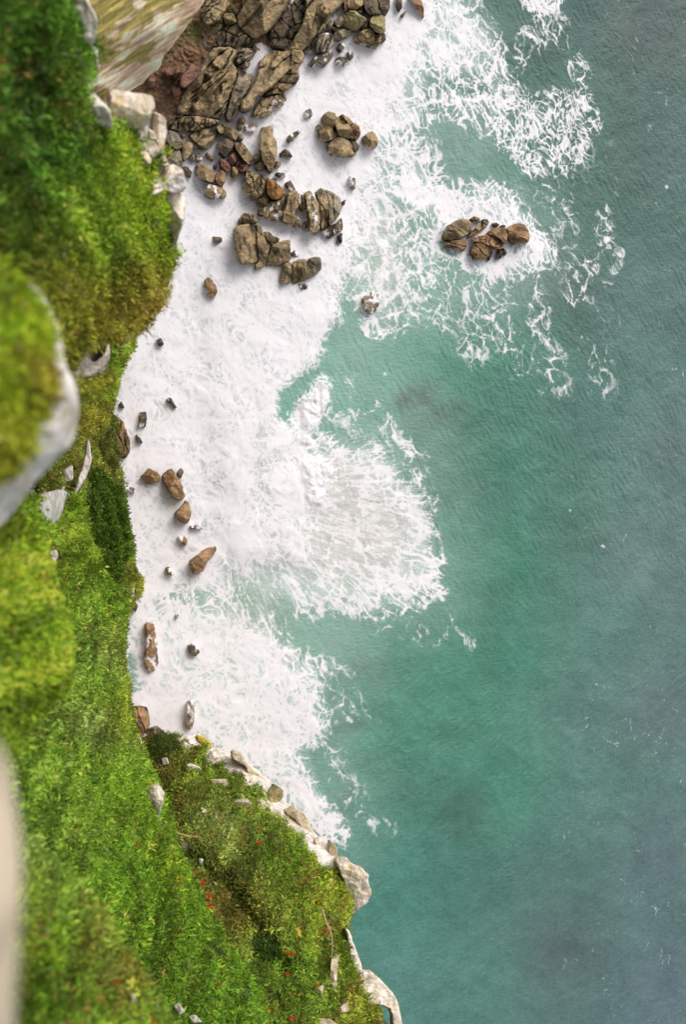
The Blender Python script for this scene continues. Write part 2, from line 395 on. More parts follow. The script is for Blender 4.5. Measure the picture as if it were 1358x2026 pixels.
# --- beach boulders below the white cliff edge
for lab, H, k, pl in (
    ('grey boulder nearest the white cliff edge, topmost of three touching', 2.0, 'grey', '60,170 110,155 160,180 205,240 205,300 150,302 100,260 60,205'),
    ('olive rounded boulder, rightmost of three touching beside the white cliff', 1.9, 'olive', '208,262 240,245 285,258 275,330 220,390 200,360'),
    ('grey boulder half hidden by the white cliff edge, lowest of three touching', 1.9, 'grey', '80,370 130,322 180,312 200,350 195,440 190,480 140,452 90,412'),
    ('rust-brown stones in the gap left of three touching boulders', 1.0, 'red', '55,220 100,262 140,310 90,362 60,342'),
    ('broad striped rock lying in pale sandy foam', 1.3, 'olive', '245,190 330,140 420,130 470,160 490,190 450,240 400,300 330,272 290,232'),
    ('small smooth stone on the ledge above the dark cube-like boulder', 1.5, 'mossy', '470,130 500,110 530,130 530,172 500,176'),
    ('broad cracked boulder at the end of the low ledge', 1.8, 'olive', '520,105 570,110 640,160 650,190 620,225 570,208 540,180 535,140'),
    ('dark faceted boulder under the broad cracked one', 2.0, 'dark', '490,250 540,215 600,220 605,270 590,310 540,360 510,332 480,290'),
    ('long grooved boulder pointing down to the red stones', 1.9, 'olive', '610,260 660,245 700,275 760,370 755,410 725,426 680,372 630,312'),
    ('dark red stone with foam at its foot, left of the red stones', 1.2, 'red', '500,385 520,370 575,420 578,470 560,490 510,432'),
    ('jagged dark red stone in the middle of the red stones', 1.3, 'red', '590,340 610,315 640,350 640,390 590,425 560,402 565,380'),
    ('smooth brick-red stone under the long grooved boulder', 1.5, 'red', '620,420 670,385 720,430 715,470 680,482 650,462'),
    ('olive wedge-shaped stone below the red stones', 1.1, 'olive', '600,440 642,452 642,490 630,530 595,505'),
    ('biggest smooth egg-shaped boulder in the foam near the white cliff', 2.2, 'olive', '315,430 340,415 400,430 440,480 460,530 440,565 380,545 330,510 310,480'),
    ('brown teardrop boulder beside the egg-shaped one', 1.6, 'brown', '460,510 510,465 540,490 542,540 515,602 490,582 470,550'),
    ('knobbly foam-washed boulder under the egg-shaped one', 1.3, 'olive', '385,600 420,575 450,590 520,600 520,640 490,682 430,686 390,652'),
    ('small stone touching the right side of the knobbly boulder', 0.9, 'olive', '510,650 530,620 548,640 546,676 512,680'),
    ('small oval dark stone in foam against the white cliff', 0.7, 'dark', '208,440 240,438 272,480 268,512 230,502 205,470'),
    ('tall upright pillar-like rock standing in white foam', 2.6, 'olive', '830,130 870,125 902,118 920,150 922,200 945,240 950,300 940,400 910,482 880,462 850,412 830,362 815,280'),
    ('rounded stone at the lower left foot of the pillar-like rock', 1.0, 'olive', '780,430 820,400 855,420 850,456 800,462'),
    ('small wet stone left of the foot of the pillar-like rock', 0.8, 'grey', '770,350 795,335 815,382 790,402 765,392'),
    ('little stone at the right foot of the pillar-like rock', 0.9, 'olive', '950,395 980,400 975,436 940,442'),
    ('small wet rock with two bumps, right of the pillar-like rock', 0.7, 'dark', '985,325 1020,300 1050,325 1070,355 1050,366 990,352'),
    ('half-submerged slanting rock, upper right of the pillar-like rock', 0.8, 'dark', '1045,190 1120,150 1140,165 1100,202 1070,240 1045,232'),
    ('small knob of rock off the right end of the broad cracked boulder', 0.9, 'olive', '650,190 670,180 686,210 670,242 645,222'),
    ('small stone off the tip of the narrow upright rib', 1.0, 'olive', '655,60 680,50 705,70 690,96 650,96'),
    ('low stone under the one off the rib tip', 0.5, 'grey', '645,100 672,100 672,140 645,136'),
    ('flat pebble with foam in the pale sandy water', 0.5, 'brown', '395,325 435,350 450,385 400,360'),
    ('pebble left of the flat one in pale sandy water', 0.5, 'grey', '262,370 285,330 302,350 296,385'),
    ('washed grey pebble beside the olive rounded boulder', 0.5, 'grey', '310,340 345,335 360,380 325,392'),
    ('tiny stone at the back of the three touching boulders', 0.6, 'olive', '192,185 215,178 225,200 205,212'),
    ('tiny dark pebble in foam left of the dark red stone', 0.4, 'dark', '455,418 475,414 480,445 460,448'),
    ('dark flat rock under spray, just right of the ochre boulder', 0.7, 'dark', '1020,570 1055,545 1098,622 1060,632'),
    ('thin wet rock awash below the pillar-like rock', 0.4, 'dark', '948,485 1010,490 1022,515 970,512'),
    ('very small wet stone above the ochre boulder', 0.35, 'dark', '918,528 950,528 950,545 920,545'),
    ('little black jagged rock alone left of the blocky reef', 0.7, 'dark', '445,990 510,1000 512,1030 480,1042 450,1030')):
    rock(R3, 'boulder' if H > 1 else 'rock', lab, H, k, pl, group=BEACH, strata=(60, 1.0, 0.18) if ('striped' in lab or 'grooved' in lab) else None, wash=0.3 if ('wash' in lab or 'awash' in lab or 'half-sub' in lab or 'spray' in lab) else 0.0, facets=5)
rock(R3, 'rock', 'striped rock almost covered by foam above the pillar-like rock', 0.35, 'grey', '700,110 760,100 800,120 770,160 710,152', wash=0.62, group=SURF)
# --- long banded reef
for lab, H, k, pl in (
    ('cracked knobbly slab at the left end of the banded reef', 2.2, 'olive', '190,80 230,70 290,110 320,100 350,140 340,220 310,262 280,290 210,290 180,242 165,180 185,140'),
    ('ochre-orange smooth boulder resting on the banded reef', 2.8, 'ochre', '355,125 410,150 470,210 502,250 480,280 420,300 380,286 350,230'),
    ('low knob of the banded reef under the ochre boulder', 1.6, 'olive', '282,300 330,280 378,302 362,332 292,392 285,350'),
    ('wide foam-veined slab of the banded reef below the ochre boulder', 1.6, 'olive', '290,392 362,332 450,300 498,280 492,370 470,460 380,452 290,412'),
    ('broad dome slab in the middle of the banded reef', 2.6, 'olive', '512,250 570,225 600,245 598,320 600,360 570,410 602,450 570,502 520,490 475,462 490,380 512,320'),
    ('flank of the dome slab with a white foam seam', 1.5, 'olive', '602,248 640,270 652,320 662,368 628,385 602,320'),
    ('small foot of the dome slab beside the foam channel', 1.2, 'olive', '592,430 622,470 622,522 578,512'),
    ('little oval stone standing in the foam channel of the banded reef', 0.9, 'olive', '650,450 675,460 667,520 635,536'),
    ('rounded rib right of the foam channel in the banded reef', 2.5, 'olive', '650,250 690,230 726,245 742,300 770,350 776,430 766,550 720,566 682,546 692,480 682,400 662,320'),
    ('tallest smooth rib of the banded reef', 3.0, 'olive', '735,245 780,208 812,225 836,300 838,400 830,500 790,542 775,500 780,400 770,330'),
    ('barnacled outer rib of the banded reef', 2.3, 'grey', '818,222 880,250 926,290 940,350 922,420 880,472 842,500 842,400 842,310'),
    ('dark wet foot of the outer rib with white foam threads', 1.0, 'dark', '790,546 840,512 910,482 942,440 950,540 900,562 850,602 800,572'),
    ('black tip of rock hanging below the outer rib', 0.9, 'dark', '912,590 946,562 946,640 905,652'),
    ('small dark spur right of the outer rib', 0.5, 'dark', '943,320 976,300 965,342')):
    rock(R4, 'rock_slab', lab, H, k, pl, group=SLAB, wash=0.22 if 'foam' in lab else 0.0, facets=3, crack=0.6 if 'cracked' in lab else 0, strata=(88, 0.8, 0.12))
# --- blocky reef
for lab, H, k, pl in (
    ('small broken block on top of the blocky reef', 2.0, 'olive', '130,465 160,420 190,405 220,420 270,410 276,480 200,490 140,492'),
    ('biggest flat-topped block at the left of the blocky reef', 3.0, 'olive', '100,520 150,496 240,490 260,530 275,640 285,780 250,800 140,810 115,760 98,640'),
    ('long middle wedge of the blocky reef ending in a point', 2.5, 'olive', '262,500 300,510 330,560 375,660 360,760 340,820 262,858 255,810 287,780 277,640'),
    ('upper right step of the blocky reef', 2.1, 'olive', '332,552 380,560 400,590 450,602 440,640 390,660 352,600'),
    ('squarish right-hand block of the blocky reef', 2.2, 'olive', '392,660 440,640 490,625 532,618 536,700 535,780 480,800 440,820 340,822 362,752'),
    ('left piece of the three-part rock under the blocky reef', 1.7, 'olive', '465,880 490,800 530,795 550,802 550,900 540,950 460,963 455,920'),
    ('middle piece of the three-part rock under the blocky reef', 1.9, 'olive', '557,792 610,775 668,775 668,930 570,960 553,950'),
    ('pitted barnacled end of the three-part rock under the blocky reef', 1.6, 'grey', '676,775 720,755 770,753 783,800 775,850 740,890 673,926 673,850'),
    ('low awash rock below the three-part rock', 0.45, 'dark', '595,970 690,960 662,1005 630,1002'),
    ('small awash rock at the right corner of the blocky reef', 0.5, 'dark', '538,710 575,704 602,746 545,742')):
    rock(R4, 'rock_slab', lab, H, k, pl, group=BLOCK, wash=0.4 if 'awash' in lab else 0, facets=3, crack=0.0, strata=(95, 0.7, 0.1), smooth_n=1)
rock(R4, 'rock', 'thin grey rock veiled by spray right of the banded reef', 0.5, 'grey', '1005,120 1050,118 1052,212 1025,182', wash=0.45, group=SURF)
# --- five-stone cluster
for lab, H, k, pl in (
    ('tall smooth egg stone, topmost of the five-stone cluster', 2.6, 'olive', '268,230 290,175 350,138 420,165 445,220 440,320 400,362 340,322 285,300'),
    ('square-backed stone at the left of the five-stone cluster', 2.2, 'olive', '200,320 250,308 320,310 390,340 412,400 466,440 460,490 330,530 240,512 222,380'),
    ('biggest central stone of the five-stone cluster', 2.9, 'olive', '446,220 500,220 580,262 620,330 650,400 690,460 680,512 580,500 480,462 440,330'),
    ('slim stone on the upper right of the five-stone cluster', 2.3, 'olive', '500,202 540,178 600,220 672,290 622,330 582,262 520,230'),
    ('grooved reddish-brown stone at the right of the five-stone cluster', 2.2, 'brown', '640,340 680,300 742,330 772,410 752,480 702,540 660,470 612,402'),
    ('long low stone along the bottom of the five-stone cluster', 2.0, 'olive', '335,602 400,520 490,470 540,500 600,530 650,570 690,620 722,660 690,720 580,736 400,712 350,652'),
    ('dark wet stone at the lower right of the five-stone cluster', 1.2, 'dark', '640,540 720,560 757,610 740,660 700,682 660,622'),
    ('single round stone standing apart right of the five-stone cluster', 1.8, 'olive', '808,480 870,430 930,408 970,440 1002,520 1000,590 940,624 860,602 825,540')):
    rock(R5, 'boulder', lab, H, k, pl, group=FIVE, strata=(60, 1.4, 0.12) if 'grooved' in lab else None, facets=5)
# --- islet
for lab, H, k, pl in (
    ('broad smooth rock at the left of the islet', 2.0, 'olive', '140,320 180,240 250,190 350,150 430,160 470,200 480,290 430,340 340,390 210,426 150,410 125,380'),
    ('dark low rock under the left islet rock', 1.0, 'brown', '133,470 170,440 290,420 400,420 412,480 390,540 350,556 230,502 150,496'),
    ('small rounded rock on the top rim of the islet', 1.0, 'olive', '470,150 520,118 570,140 586,190 540,192'),
    ('narrow slanting rock along the foam channel of the islet', 0.9, 'brown', '430,370 490,300 560,240 600,220 602,280 560,330 460,382'),
    ('slim rock between two foam streams of the islet', 0.8, 'olive', '620,160 680,158 697,200 660,250 620,292 605,270 630,210'),
    ('small stone in foam above the main islet rock', 0.6, 'brown', '750,205 800,198 832,230 780,246'),
    ('tiny stone touching the top of the main islet rock', 0.6, 'brown', '850,240 880,223 917,235 900,256'),
    ('upper half of the main islet rock', 1.9, 'brown', '690,320 760,280 850,260 920,270 942,340 930,420 890,470 850,420 780,370 682,350'),
    ('cracked middle of the main islet rock', 2.0, 'brown', '480,420 530,380 600,370 660,358 730,370 810,390 870,450 890,520 840,540 760,520 680,480 600,448 520,450'),
    ('rough barnacled lower end of the main islet rock', 1.7, 'brown', '520,462 600,450 680,492 740,540 710,600 660,652 540,672 500,612 470,570'),
    ('dark wet leg of rock below the islet, between foam falls', 0.6, 'dark', '820,550 870,570 852,650 800,656'),
    ('thin wet rock at the lower right of the main islet rock', 0.6, 'dark', '890,530 927,570 915,612 885,602'),
    ('dark streak of wet rock left of the islet foam falls', 0.5, 'dark', '705,560 745,560 725,652 700,682'),
    ('rounded boulder at the right end of the islet', 2.3, 'brown', '934,270 1000,230 1080,208 1150,230 1202,300 1217,380 1200,450 1100,440 1000,492 950,380')):
    rock(R6, 'boulder' if 'boulder' in lab else 'rock', lab, H, k, pl, group=ISLE, crack=0.7 if 'cracked' in lab else 0.0, facets=4, strata=(150, 0.8, 0.08))
# --- lone rocks in the white surf
for off, lab, H, k, ws, pl in (
    (R7, 'brown angular boulder at the left of the four brown surf boulders', 1.5, 'brown', 0, '480,790 500,770 560,800 609,850 600,890 490,930 440,900 411,860'),
    (R7, 'largest two-toned boulder of the four brown surf boulders', 2.0, 'brown', 0, '635,840 680,800 730,768 770,830 830,930 862,1040 840,1086 780,1086 710,1030 680,950 640,890'),
    (R7, 'small oval stone touching the largest brown surf boulder', 0.8, 'dark', 0, '788,812 825,766 850,800 830,862 800,852'),
    (R7, 'pear-shaped reddish boulder below the largest brown surf boulder', 1.5, 'brown', 0, '773,1220 850,1150 870,1104 900,1115 926,1230 912,1300 875,1337 780,1272'),
    (R7, 'long slanting brown rock near the edge of the surf', 1.5, 'brown', 0, '918,1730 1000,1670 1090,1600 1182,1573 1192,1610 1160,1660 1090,1730 1060,1822 970,1857 940,1790'),
    (R7, 'dark upright oblong rock in the surf near the green cliff', 0.8, 'dark', 0.18, '400,184 462,188 470,250 452,340 375,326 405,280'),
    (R7, 'small dark pointed rock under the upright oblong one', 0.5, 'dark', 0, '360,418 402,450 427,502 385,497'),
    (R7, 'broken rock half covered by foam above the long slanting one', 0.5, 'brown', 0.4, '798,1480 850,1468 887,1500 882,1562 830,1522'),
    (R7, 'faint rock under foam left of the long slanting one', 0.45, 'brown', 0.5, '678,1800 710,1788 752,1860 690,1872'),
    (R7, 'tiny crooked rock in the surf below the lone dark pebble', 0.4, 'dark', 0.1, '682,50 720,40 778,137 762,142 722,90 690,72'),
    (R7, 'tiny dark stone in foam off the green cliff corner', 0.4, 'dark', 0, '188,110 210,78 237,135 200,138'),
    (R7, 'foam-veiled stone between the bush and the brown surf boulders', 0.35, 'grey', 0.55, '262,985 300,963 338,970 347,1022 318,1012'),
    (R7, 'rock ridge just breaking the foam under the pear-shaped boulder', 0.35, 'grey', 0.62, '928,1358 1020,1355 1052,1390 940,1392'),
    (R7, 'brown layered rock at the waterline with shrubs over its left side', 2.8, 'brown', 0, '40,250 180,240 232,290 272,420 297,520 292,600 240,662 190,642 120,520 60,380'),
    (R8, 'long brown rock lengthwise in the surf with foam over its top half', 1.3, 'brown', 0.3, '380,540 430,518 477,545 492,620 502,720 517,850 527,960 500,1042 430,1067 383,1012 376,900 400,780 392,640'),
    (R8, 'dark hooked rock in swirling water right of the long brown rock', 0.7, 'dark', 0.15, '868,780 910,763 952,790 987,852 940,892 890,852'),
    (R8, 'brown double-humped rock in the corner between both green slopes', 2.6, 'brown', 0, '213,1500 250,1474 300,1470 340,1453 402,1475 417,1560 427,1660 392,1742 310,1802 230,1742 218,1620'),
    (R8, 'grey rock under thin foam at the foot of the lower headland', 0.9, 'grey', 0.42, '848,1420 890,1403 922,1450 932,1560 917,1650 900,1712 848,1692 833,1640 850,1530'),
    (R8, 'dark grey round rock in foam against the green cliff', 1.0, 'dark', 0.06, '160,340 210,288 270,288 292,340 270,392 230,417 178,392'),
    (R8, 'tiny stone in the swirl above the dark hooked rock', 0.35, 'dark', 0.3, '725,435 752,435 745,478'),
    (FP, 'brown pitted rock alone in the wide white surf', 1.0, 'brown', 0.05, '405,555 413,549 424,560 430,575 424,590 412,586'),
    (FP, 'small dark pebble in the wide white surf near the cliff', 0.5, 'dark', 0, '312,672 318,669 324,680 318,684'),
    (FP, 'wave-washed rock at the tip of the upper foam', 0.8, 'grey', 0.4, '719,590 735,577 751,585 749,610 735,621 721,608'),
    (FP, 'pair of tiny wet stones in foam left of the five-stone cluster', 0.3, 'grey', 0.35, '605,220 614,215 619,228 607,230')):
    rock(off, 'boulder' if 'boulder' in lab else 'rock', lab, H, k, pl, group=SURF, wash=ws, strata=(100, 1.1, 0.2) if ('layered' in lab or 'humped' in lab) else None, facets=5)
# ------------------------------------------------------------------ land masses (each a terrain sheet with an overhanging or sheer rim down to its foot)
SURFS = {}
def land(name, label, poly, ctrl, step, tints, rocky=None, heap=0.35, heap_len=1.1, edge_w=0.0, edge_drop=0.0, foot=None, seed=1, rough=3.0, mat=None, colfun=None, dispfun=None):
    poly = roughen(chaikin(poly, 1, 0.2), rough, seed, 6.0)
    x, y, dist, q, be = patch(poly, step, None)
    f = rbf(ctrl)
    d = f(x, y)
    P0 = unproj(x, y, d)
    u, v = P0[:, 0], P0[:, 1]; w = P0[:, 2]
    # bushy heaps: rounded bumps of two sizes, measured in metres over the ground
    n1 = 1 - np.abs(fbm(u / heap_len + 0.6 * w / heap_len, v / heap_len, 2, seed + 3)) * 1.7
    n2 = fbm(u / heap_len * 2.7 + w, v / heap_len * 2.7, 3, seed + 7)
    rk = np.zeros_like(d)
    if rocky is not None: rk = rocky(x, y, dist, u, v, w)
    dm = dist * d / F
    disp = heap * (0.75 * n1 + 0.45 * n2) * (1 - 0.8 * rk)
    disp = disp + heap * 1.1 * fbm(u / (heap_len * 3.2) + 5, v / (heap_len * 3.2), 2, seed + 9)
    if dispfun is not None: disp = disp + dispfun(x, y, u, v, w, rk)
    disp = disp * sstep(0, 0.5, dm + 0.12)
    if edge_w > 0: disp = disp - edge_drop * np.clip(1 - dm / edge_w, 0, 1) ** 2
    disp = disp + rk * 0.25 * fbm(u * 1.1 + w * .8, v * 1.1 + w * .5, 4, seed + 12)
    d2 = d - disp
    V = unproj(x, y, d2)
    green = idw(tints, x, y)
    soil = green * 0.4 + lin((92, 78, 46)) * 0.2
    granite = lin((246, 236, 228)) * (0.9 + 0.3 * fbm(u * 2, v * 2 + w, 4, seed + 20))[:, None]
    stain = sstep(0.18, 0.42, fbm(u * 1.5 + 4, v * 1.5 + w, 4, seed + 22))[:, None] * 0.35
    granite = granite * (1 - stain) + lin((150, 126, 96)) * stain; ylw = sstep(0.2, 0.4, fbm(u * 3 + 14, v * 3 + w, 3, seed + 25))[:, None] * 0.5; granite = granite * (1 - ylw) + lin((196, 170, 96)) * ylw
    col = soil * (1 - rk[:, None]) + granite * rk[:, None]
    if colfun is not None: col = colfun(x, y, u, v, w, col)
    rv = rays(x, y)
    if foot is None:
        t = np.maximum((-1.0 - V[:, 2]) / rv[:, 2], 0.5)
    else:
        t = np.full(len(x), float(foot))
    inner = np.array([x.mean() - 400.0, y.mean()])
    cg = unproj(np.array(min(x.mean(), 100.0)), np.array(y.mean()), np.array(d.mean()))
    drops = []
    for fr in (0.04, 0.15, 0.4, 1.0):
        o = rv * (t * fr)[:, None]
        side = np.zeros_like(o); side[:, :2] = (cg[:2] - V[:, :2]); side /= np.maximum(np.linalg.norm(side, axis=1, keepdims=True), 1e-6)
        o = o + side * (0.05 + 0.35 * min(fr, 0.4)) * (1 + 0.8 * fbm(u * 0.7, v * 0.7 + fr * 9, 3, seed + 40))[:, None]
        drops.append(o)
    V2, F2, rim = add_wall(V, q, be, drops)
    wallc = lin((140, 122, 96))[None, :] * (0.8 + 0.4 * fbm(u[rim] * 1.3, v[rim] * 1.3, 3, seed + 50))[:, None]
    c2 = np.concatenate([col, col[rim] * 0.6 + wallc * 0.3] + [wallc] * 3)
    o = link_mesh(name, V2, F2, mat or M_SOIL, np.clip(c2, 0.004, 0.9))
    tag(o, label, kind='structure')
    SURFS[label] = dict(V=V, q=q, rk=rk, x=x, y=y, d=d2, col=green, dist=dist)
    return o

def zones(polys, soft=6.0, seed=0, amp=0.35):
    def f(x, y, dist, u, v, w):
        r = np.zeros_like(x)
        for p in polys:
            dd = polydist(p, x, y); s = np.where(inside(p, x, y), dd, -dd)
            r = np.maximum(r, sstep(-0.5, 0.5, s / soft + amp * 3 * fbm(u * 1.4 + w, v * 1.4, 3, seed)))
        return r
    return f

TB = [(20, 60, (58, 92, 34)), (20, 300, (48, 82, 36)), (110, 60, (70, 106, 38)), (130, 180, (92, 128, 50)), (120, 300, (72, 112, 42)), (30, 420, (62, 94, 36)), (200, 330, (112, 142, 46)), (240, 420, (118, 148, 44)),
      (320, 460, (112, 148, 42)), (180, 480, (100, 134, 44)), (100, 560, (104, 112, 40)), (260, 560, (120, 122, 56)), (200, 620, (124, 122, 52)), (280, 600, (124, 108, 62)), (140, 690, (112, 120, 48)), (40, 500, (74, 98, 34)), (10, 170, (40, 66, 30))]
Bpoly = P('-420,-160 128,-160 122,-20 140,50 168,100 160,150 158,200 200,235 252,238 288,262 308,300 322,320 322,370 330,430 345,488 334,515 320,560 318,588 290,620 262,652 240,668 212,672 214,735 200,760 100,800 -420,800')
land('hillside', 'upper left hillside with dense shrubs, slightly out of focus', Bpoly,
     [(0, 0, 13), (0, 500, 14), (150, 100, 18), (150, 400, 19.5), (250, 320, 24), (340, 300, 27), (345, 480, 29), (270, 650, 30), (150, 700, 24), (80, 600, 16.5), (-300, 200, 9), (-300, 700, 10), (120, -100, 18)], 5.0, TB,
     zones([P('112,-60 160,-60 195,40 188,88 165,88 146,60 128,25'), P('146,165 215,178 252,255 205,242 165,222'), P('212,178 300,188 322,228 330,300 300,298 270,282 240,258'), P('284,322 350,322 370,340 368,440 349,490 330,470 318,430 312,380'), P('150,690 210,665 216,700 205,735 150,760 120,740'), P('-20,900 0,900 0,910')], 8, 5, 0.16), heap=0.55, heap_len=0.9, edge_w=0.8, edge_drop=0.5, foot=34, seed=11, rough=6.0)
def knobrock(x, y, dist, u, v, w):
    p = P('-500,500 -30,505 36,556 84,606 98,668 96,740 100,790 88,818 58,838 52,890 20,930 -20,946 -500,1050')
    dd = polydist(p, x, y); s = np.where(inside(p, x, y), -dd, dd)
    return sstep(-0.5, 0.5, s / 9 + 1.6 * fbm(u * 2.2, v * 2.2, 3, 77))
land('hillside', 'nearest blurred knoll of yellow-green turf with a white rock rim', P('-460,480 -60,505 -5,518 30,545 80,572 104,620 120,652 128,720 150,760 156,800 152,850 140,882 110,910 60,965 20,1022 -30,1070 -460,1200'),
     [(0, 530, 10.0), (100, 620, 9.6), (155, 800, 9.4), (140, 880, 9.5), (20, 1020, 9.6), (50, 750, 8.6), (-300, 750, 5.5), (-300, 1100, 6)], 3.0,
     [(40, 600, (136, 172, 34)), (80, 680, (134, 160, 42)), (30, 760, (124, 156, 36)), (60, 830, (140, 152, 48)), (20, 900, (120, 128, 44)), (70, 740, (148, 128, 62)), (10, 660, (118, 160, 34))],
     knobrock, heap=0.12, heap_len=0.45, edge_w=0.35, edge_drop=0.35, foot=9, seed=23, rough=2.0)
land('path', 'pale blurred sandy edge at the bottom left, closest to the viewer', P('-260,1440 -20,1450 4,1480 20,1520 34,1610 42,1700 40,1800 34,1900 28,2010 20,2120 -260,2150'),
     [(0, 1500, 3.6), (30, 1800, 3.5), (0, 2020, 3.4), (-200, 1500, 2.6), (-200, 2050, 2.6)], 3.0, [(0, 1700, (196, 182, 156))], None, heap=0.03, heap_len=0.3, foot=2.5, seed=31, rough=1.0, mat=M_GRANITE, colfun=lambda x, y, u, v, w, col: lin((214, 196, 172)) * (1 + 0.3 * fbm(u * 3, v * 3, 3, 32))[:, None])
def erock(x, y, u, v, w, col):
    s = 0.84 * (x - 300) - 0.54 * (y - 80); t = 0.54 * (x - 300) + 0.84 * (y - 80)
    n = fbm(t / 14 + 0.4 * fbm(s / 90, t / 60, 2, 3), s / 110, 4, 91)
    m = fbm(t / 5, s / 60, 3, 95); pch = fbm(s / 60, t / 30, 3, 97)
    k = sstep(-0.12, 0.16, n * 0.6 + pch + 0.1 * m + (-0.08 - t / 230.0) * 0.9)[:, None]
    rockc = lin((240, 204, 176)) * 1.3 * (1 + 1.1 * m)[:, None] * (1 + 0.5 * n)[:, None]
    ru = sstep(0.05, 0.3, fbm(t / 18, s / 70, 3, 99))[:, None] * 0.5
    rockc = rockc * (1 - ru) + lin((150, 112, 74)) * ru
    gr = lin((150, 134, 72)) * 1.25 * (1 + 0.8 * m)[:, None]
    return rockc * (1 - k) + gr * k
def edisp(x, y, u, v, w, rk):
    s = 0.84 * (x - 300) - 0.54 * (y - 80); t = 0.54 * (x - 300) + 0.84 * (y - 80)
    return 0.45 * fbm(t / 12 + 0.3 * fbm(s / 70, t / 60, 2, 3), s / 120, 4, 91) + 0.5 * fbm(t / 45, s / 90, 2, 92)
land('cliff', 'far streaked cliff slope of rock and dry grass at the top left', P('60,-170 500,-170 445,-40 408,0 395,16 380,38 368,55 350,78 340,94 322,114 316,136 295,148 284,165 262,176 240,200 205,215 150,215 60,160'),
     [(200, 0, 37), (408, 0, 58), (280, 168, 56), (205, 170, 42), (220, 80, 40), (100, -100, 30), (450, -150, 60), (320, 60, 50)], 2.2, [(300, 60, (120, 118, 50))], None, heap=0.12, heap_len=1.2, edge_w=1.2, edge_drop=1.0, foot=12, seed=41, rough=2.0, colfun=erock, dispfun=edisp, mat=M_GRANITE)
TC = [(60, 1120, (112, 146, 48)), (130, 1080, (106, 138, 44)), (200, 1180, (104, 142, 50)), (100, 1250, (104, 142, 46)), (220, 1260, (108, 134, 54)), (180, 1350, (102, 142, 48)), (120, 1480, (98, 138, 46)), (240, 1400, (122, 142, 52)), (60, 1600, (104, 142, 58)), (200, 1560, (98, 140, 42)),
      (150, 1600, (112, 148, 60)), (300, 1600, (100, 138, 40)), (330, 1720, (102, 138, 40)), (250, 1720, (96, 138, 46)), (360, 1820, (92, 130, 42)), (300, 1900, (88, 126, 40)), (430, 1990, (84, 122, 40)), (150, 1280, (96, 132, 62)), (200, 1300, (110, 134, 78)), (160, 1430, (116, 138, 90))]
land('hillside', 'long bright green slope dotted with orange flowers at the lower left', P('-300,980 0,1000 60,985 120,965 150,985 160,1040 190,1110 215,1160 250,1158 250,1190 240,1226 236,1256 244,1280 228,1312 240,1345 252,1372 246,1400 256,1440 275,1470 288,1515 312,1555 330,1600 338,1640 348,1690 372,1735 400,1790 430,1840 470,1900 505,1960 540,2040 590,2160 -300,2160'),
     [(0, 1050, 20), (110, 1000, 34), (0, 1300, 20), (0, 1480, 22), (120, 1300, 30), (240, 1200, 56), (250, 1400, 54), (200, 1600, 39), (100, 1600, 29), (300, 1640, 47), (345, 1700, 48), (300, 1900, 37), (440, 2026, 42), (60, 1750, 25), (450, 1860, 47), (100, 1100, 36), (-300, 1300, 10), (-300, 2000, 12), (520, 2100, 46)], 3.6, TC,
     zones([P('85,1098 112,1086 116,1105 100,1128 86,1122'), P('58,1002 82,970 112,938 130,912 152,916 147,960 128,992 120,1022 98,1042 72,1032')], 5, 6, 0.2), heap=0.4, heap_len=1.3, edge_w=1.5, edge_drop=1.0, foot=24, seed=53)
land('hillside', 'blurred near lobe of green slope below the white rimmed knoll', P('-380,1010 -20,1035 20,1020 62,1060 86,1105 99,1185 116,1218 130,1282 124,1360 80,1400 36,1430 20,1500 -380,1560'),
     [(0, 1050, 16.5), (120, 1280, 17), (90, 1120, 17), (30, 1420, 16), (0, 1250, 14), (-300, 1250, 8)], 3.2, [(30, 1120, (124, 156, 46)), (90, 1220, (116, 150, 44)), (60, 1320, (116, 148, 40)), (20, 1420, (108, 136, 44)), (80, 1180, (132, 158, 56)), (40, 1200, (104, 140, 40))],
     None, heap=0.25, heap_len=0.7, edge_w=0.6, edge_drop=0.5, foot=14, seed=61)
land('hillside', 'blurred green hillock in the bottom left corner', P('-380,1560 -10,1600 22,1622 50,1680 100,1715 148,1750 184,1800 206,1842 240,1890 272,1932 300,1972 330,2030 400,2160 -380,2170'),
     [(20, 1640, 17.5), (180, 1800, 18), (300, 1980, 18), (60, 1850, 14.5), (150, 2020, 14.5), (-300, 1900, 8), (380, 2140, 18)], 3.4, [(40, 1680, (104, 130, 72)), (110, 1760, (106, 140, 62)), (80, 1880, (104, 138, 38)), (60, 1980, (84, 122, 34)), (160, 1960, (92, 130, 44)), (230, 1930, (116, 118, 56)), (290, 1990, (96, 128, 50)), (30, 1800, (98, 120, 52)), (190, 1860, (118, 142, 66))],
     None, heap=0.26, heap_len=0.75, edge_w=0.7, edge_drop=0.5, foot=16, seed=67)
TL = [(330, 1480, (86, 96, 44)), (420, 1520, (100, 122, 50)), (360, 1560, (90, 104, 42)), (480, 1600, (104, 128, 58)), (420, 1660, (104, 124, 60)), (540, 1620, (112, 128, 64)), (560, 1700, (98, 132, 46)), (400, 1740, (78, 92, 42)), (480, 1760, (92, 106, 50)), (520, 1800, (100, 110, 54)), (620, 1700, (114, 138, 48)), (660, 1780, (122, 136, 54)), (640, 1860, (108, 128, 46)),
      (560, 1900, (84, 112, 42)), (480, 1870, (76, 98, 42)), (600, 1980, (92, 122, 44)), (690, 1920, (106, 128, 48)), (700, 2000, (118, 128, 54)), (500, 1990, (96, 122, 50)), (440, 1640, (126, 138, 96)), (380, 1690, (60, 72, 36)), (430, 1790, (84, 76, 40)), (470, 1820, (90, 78, 42)), (680, 1700, (110, 140, 50)), (320, 1510, (88, 78, 42))]
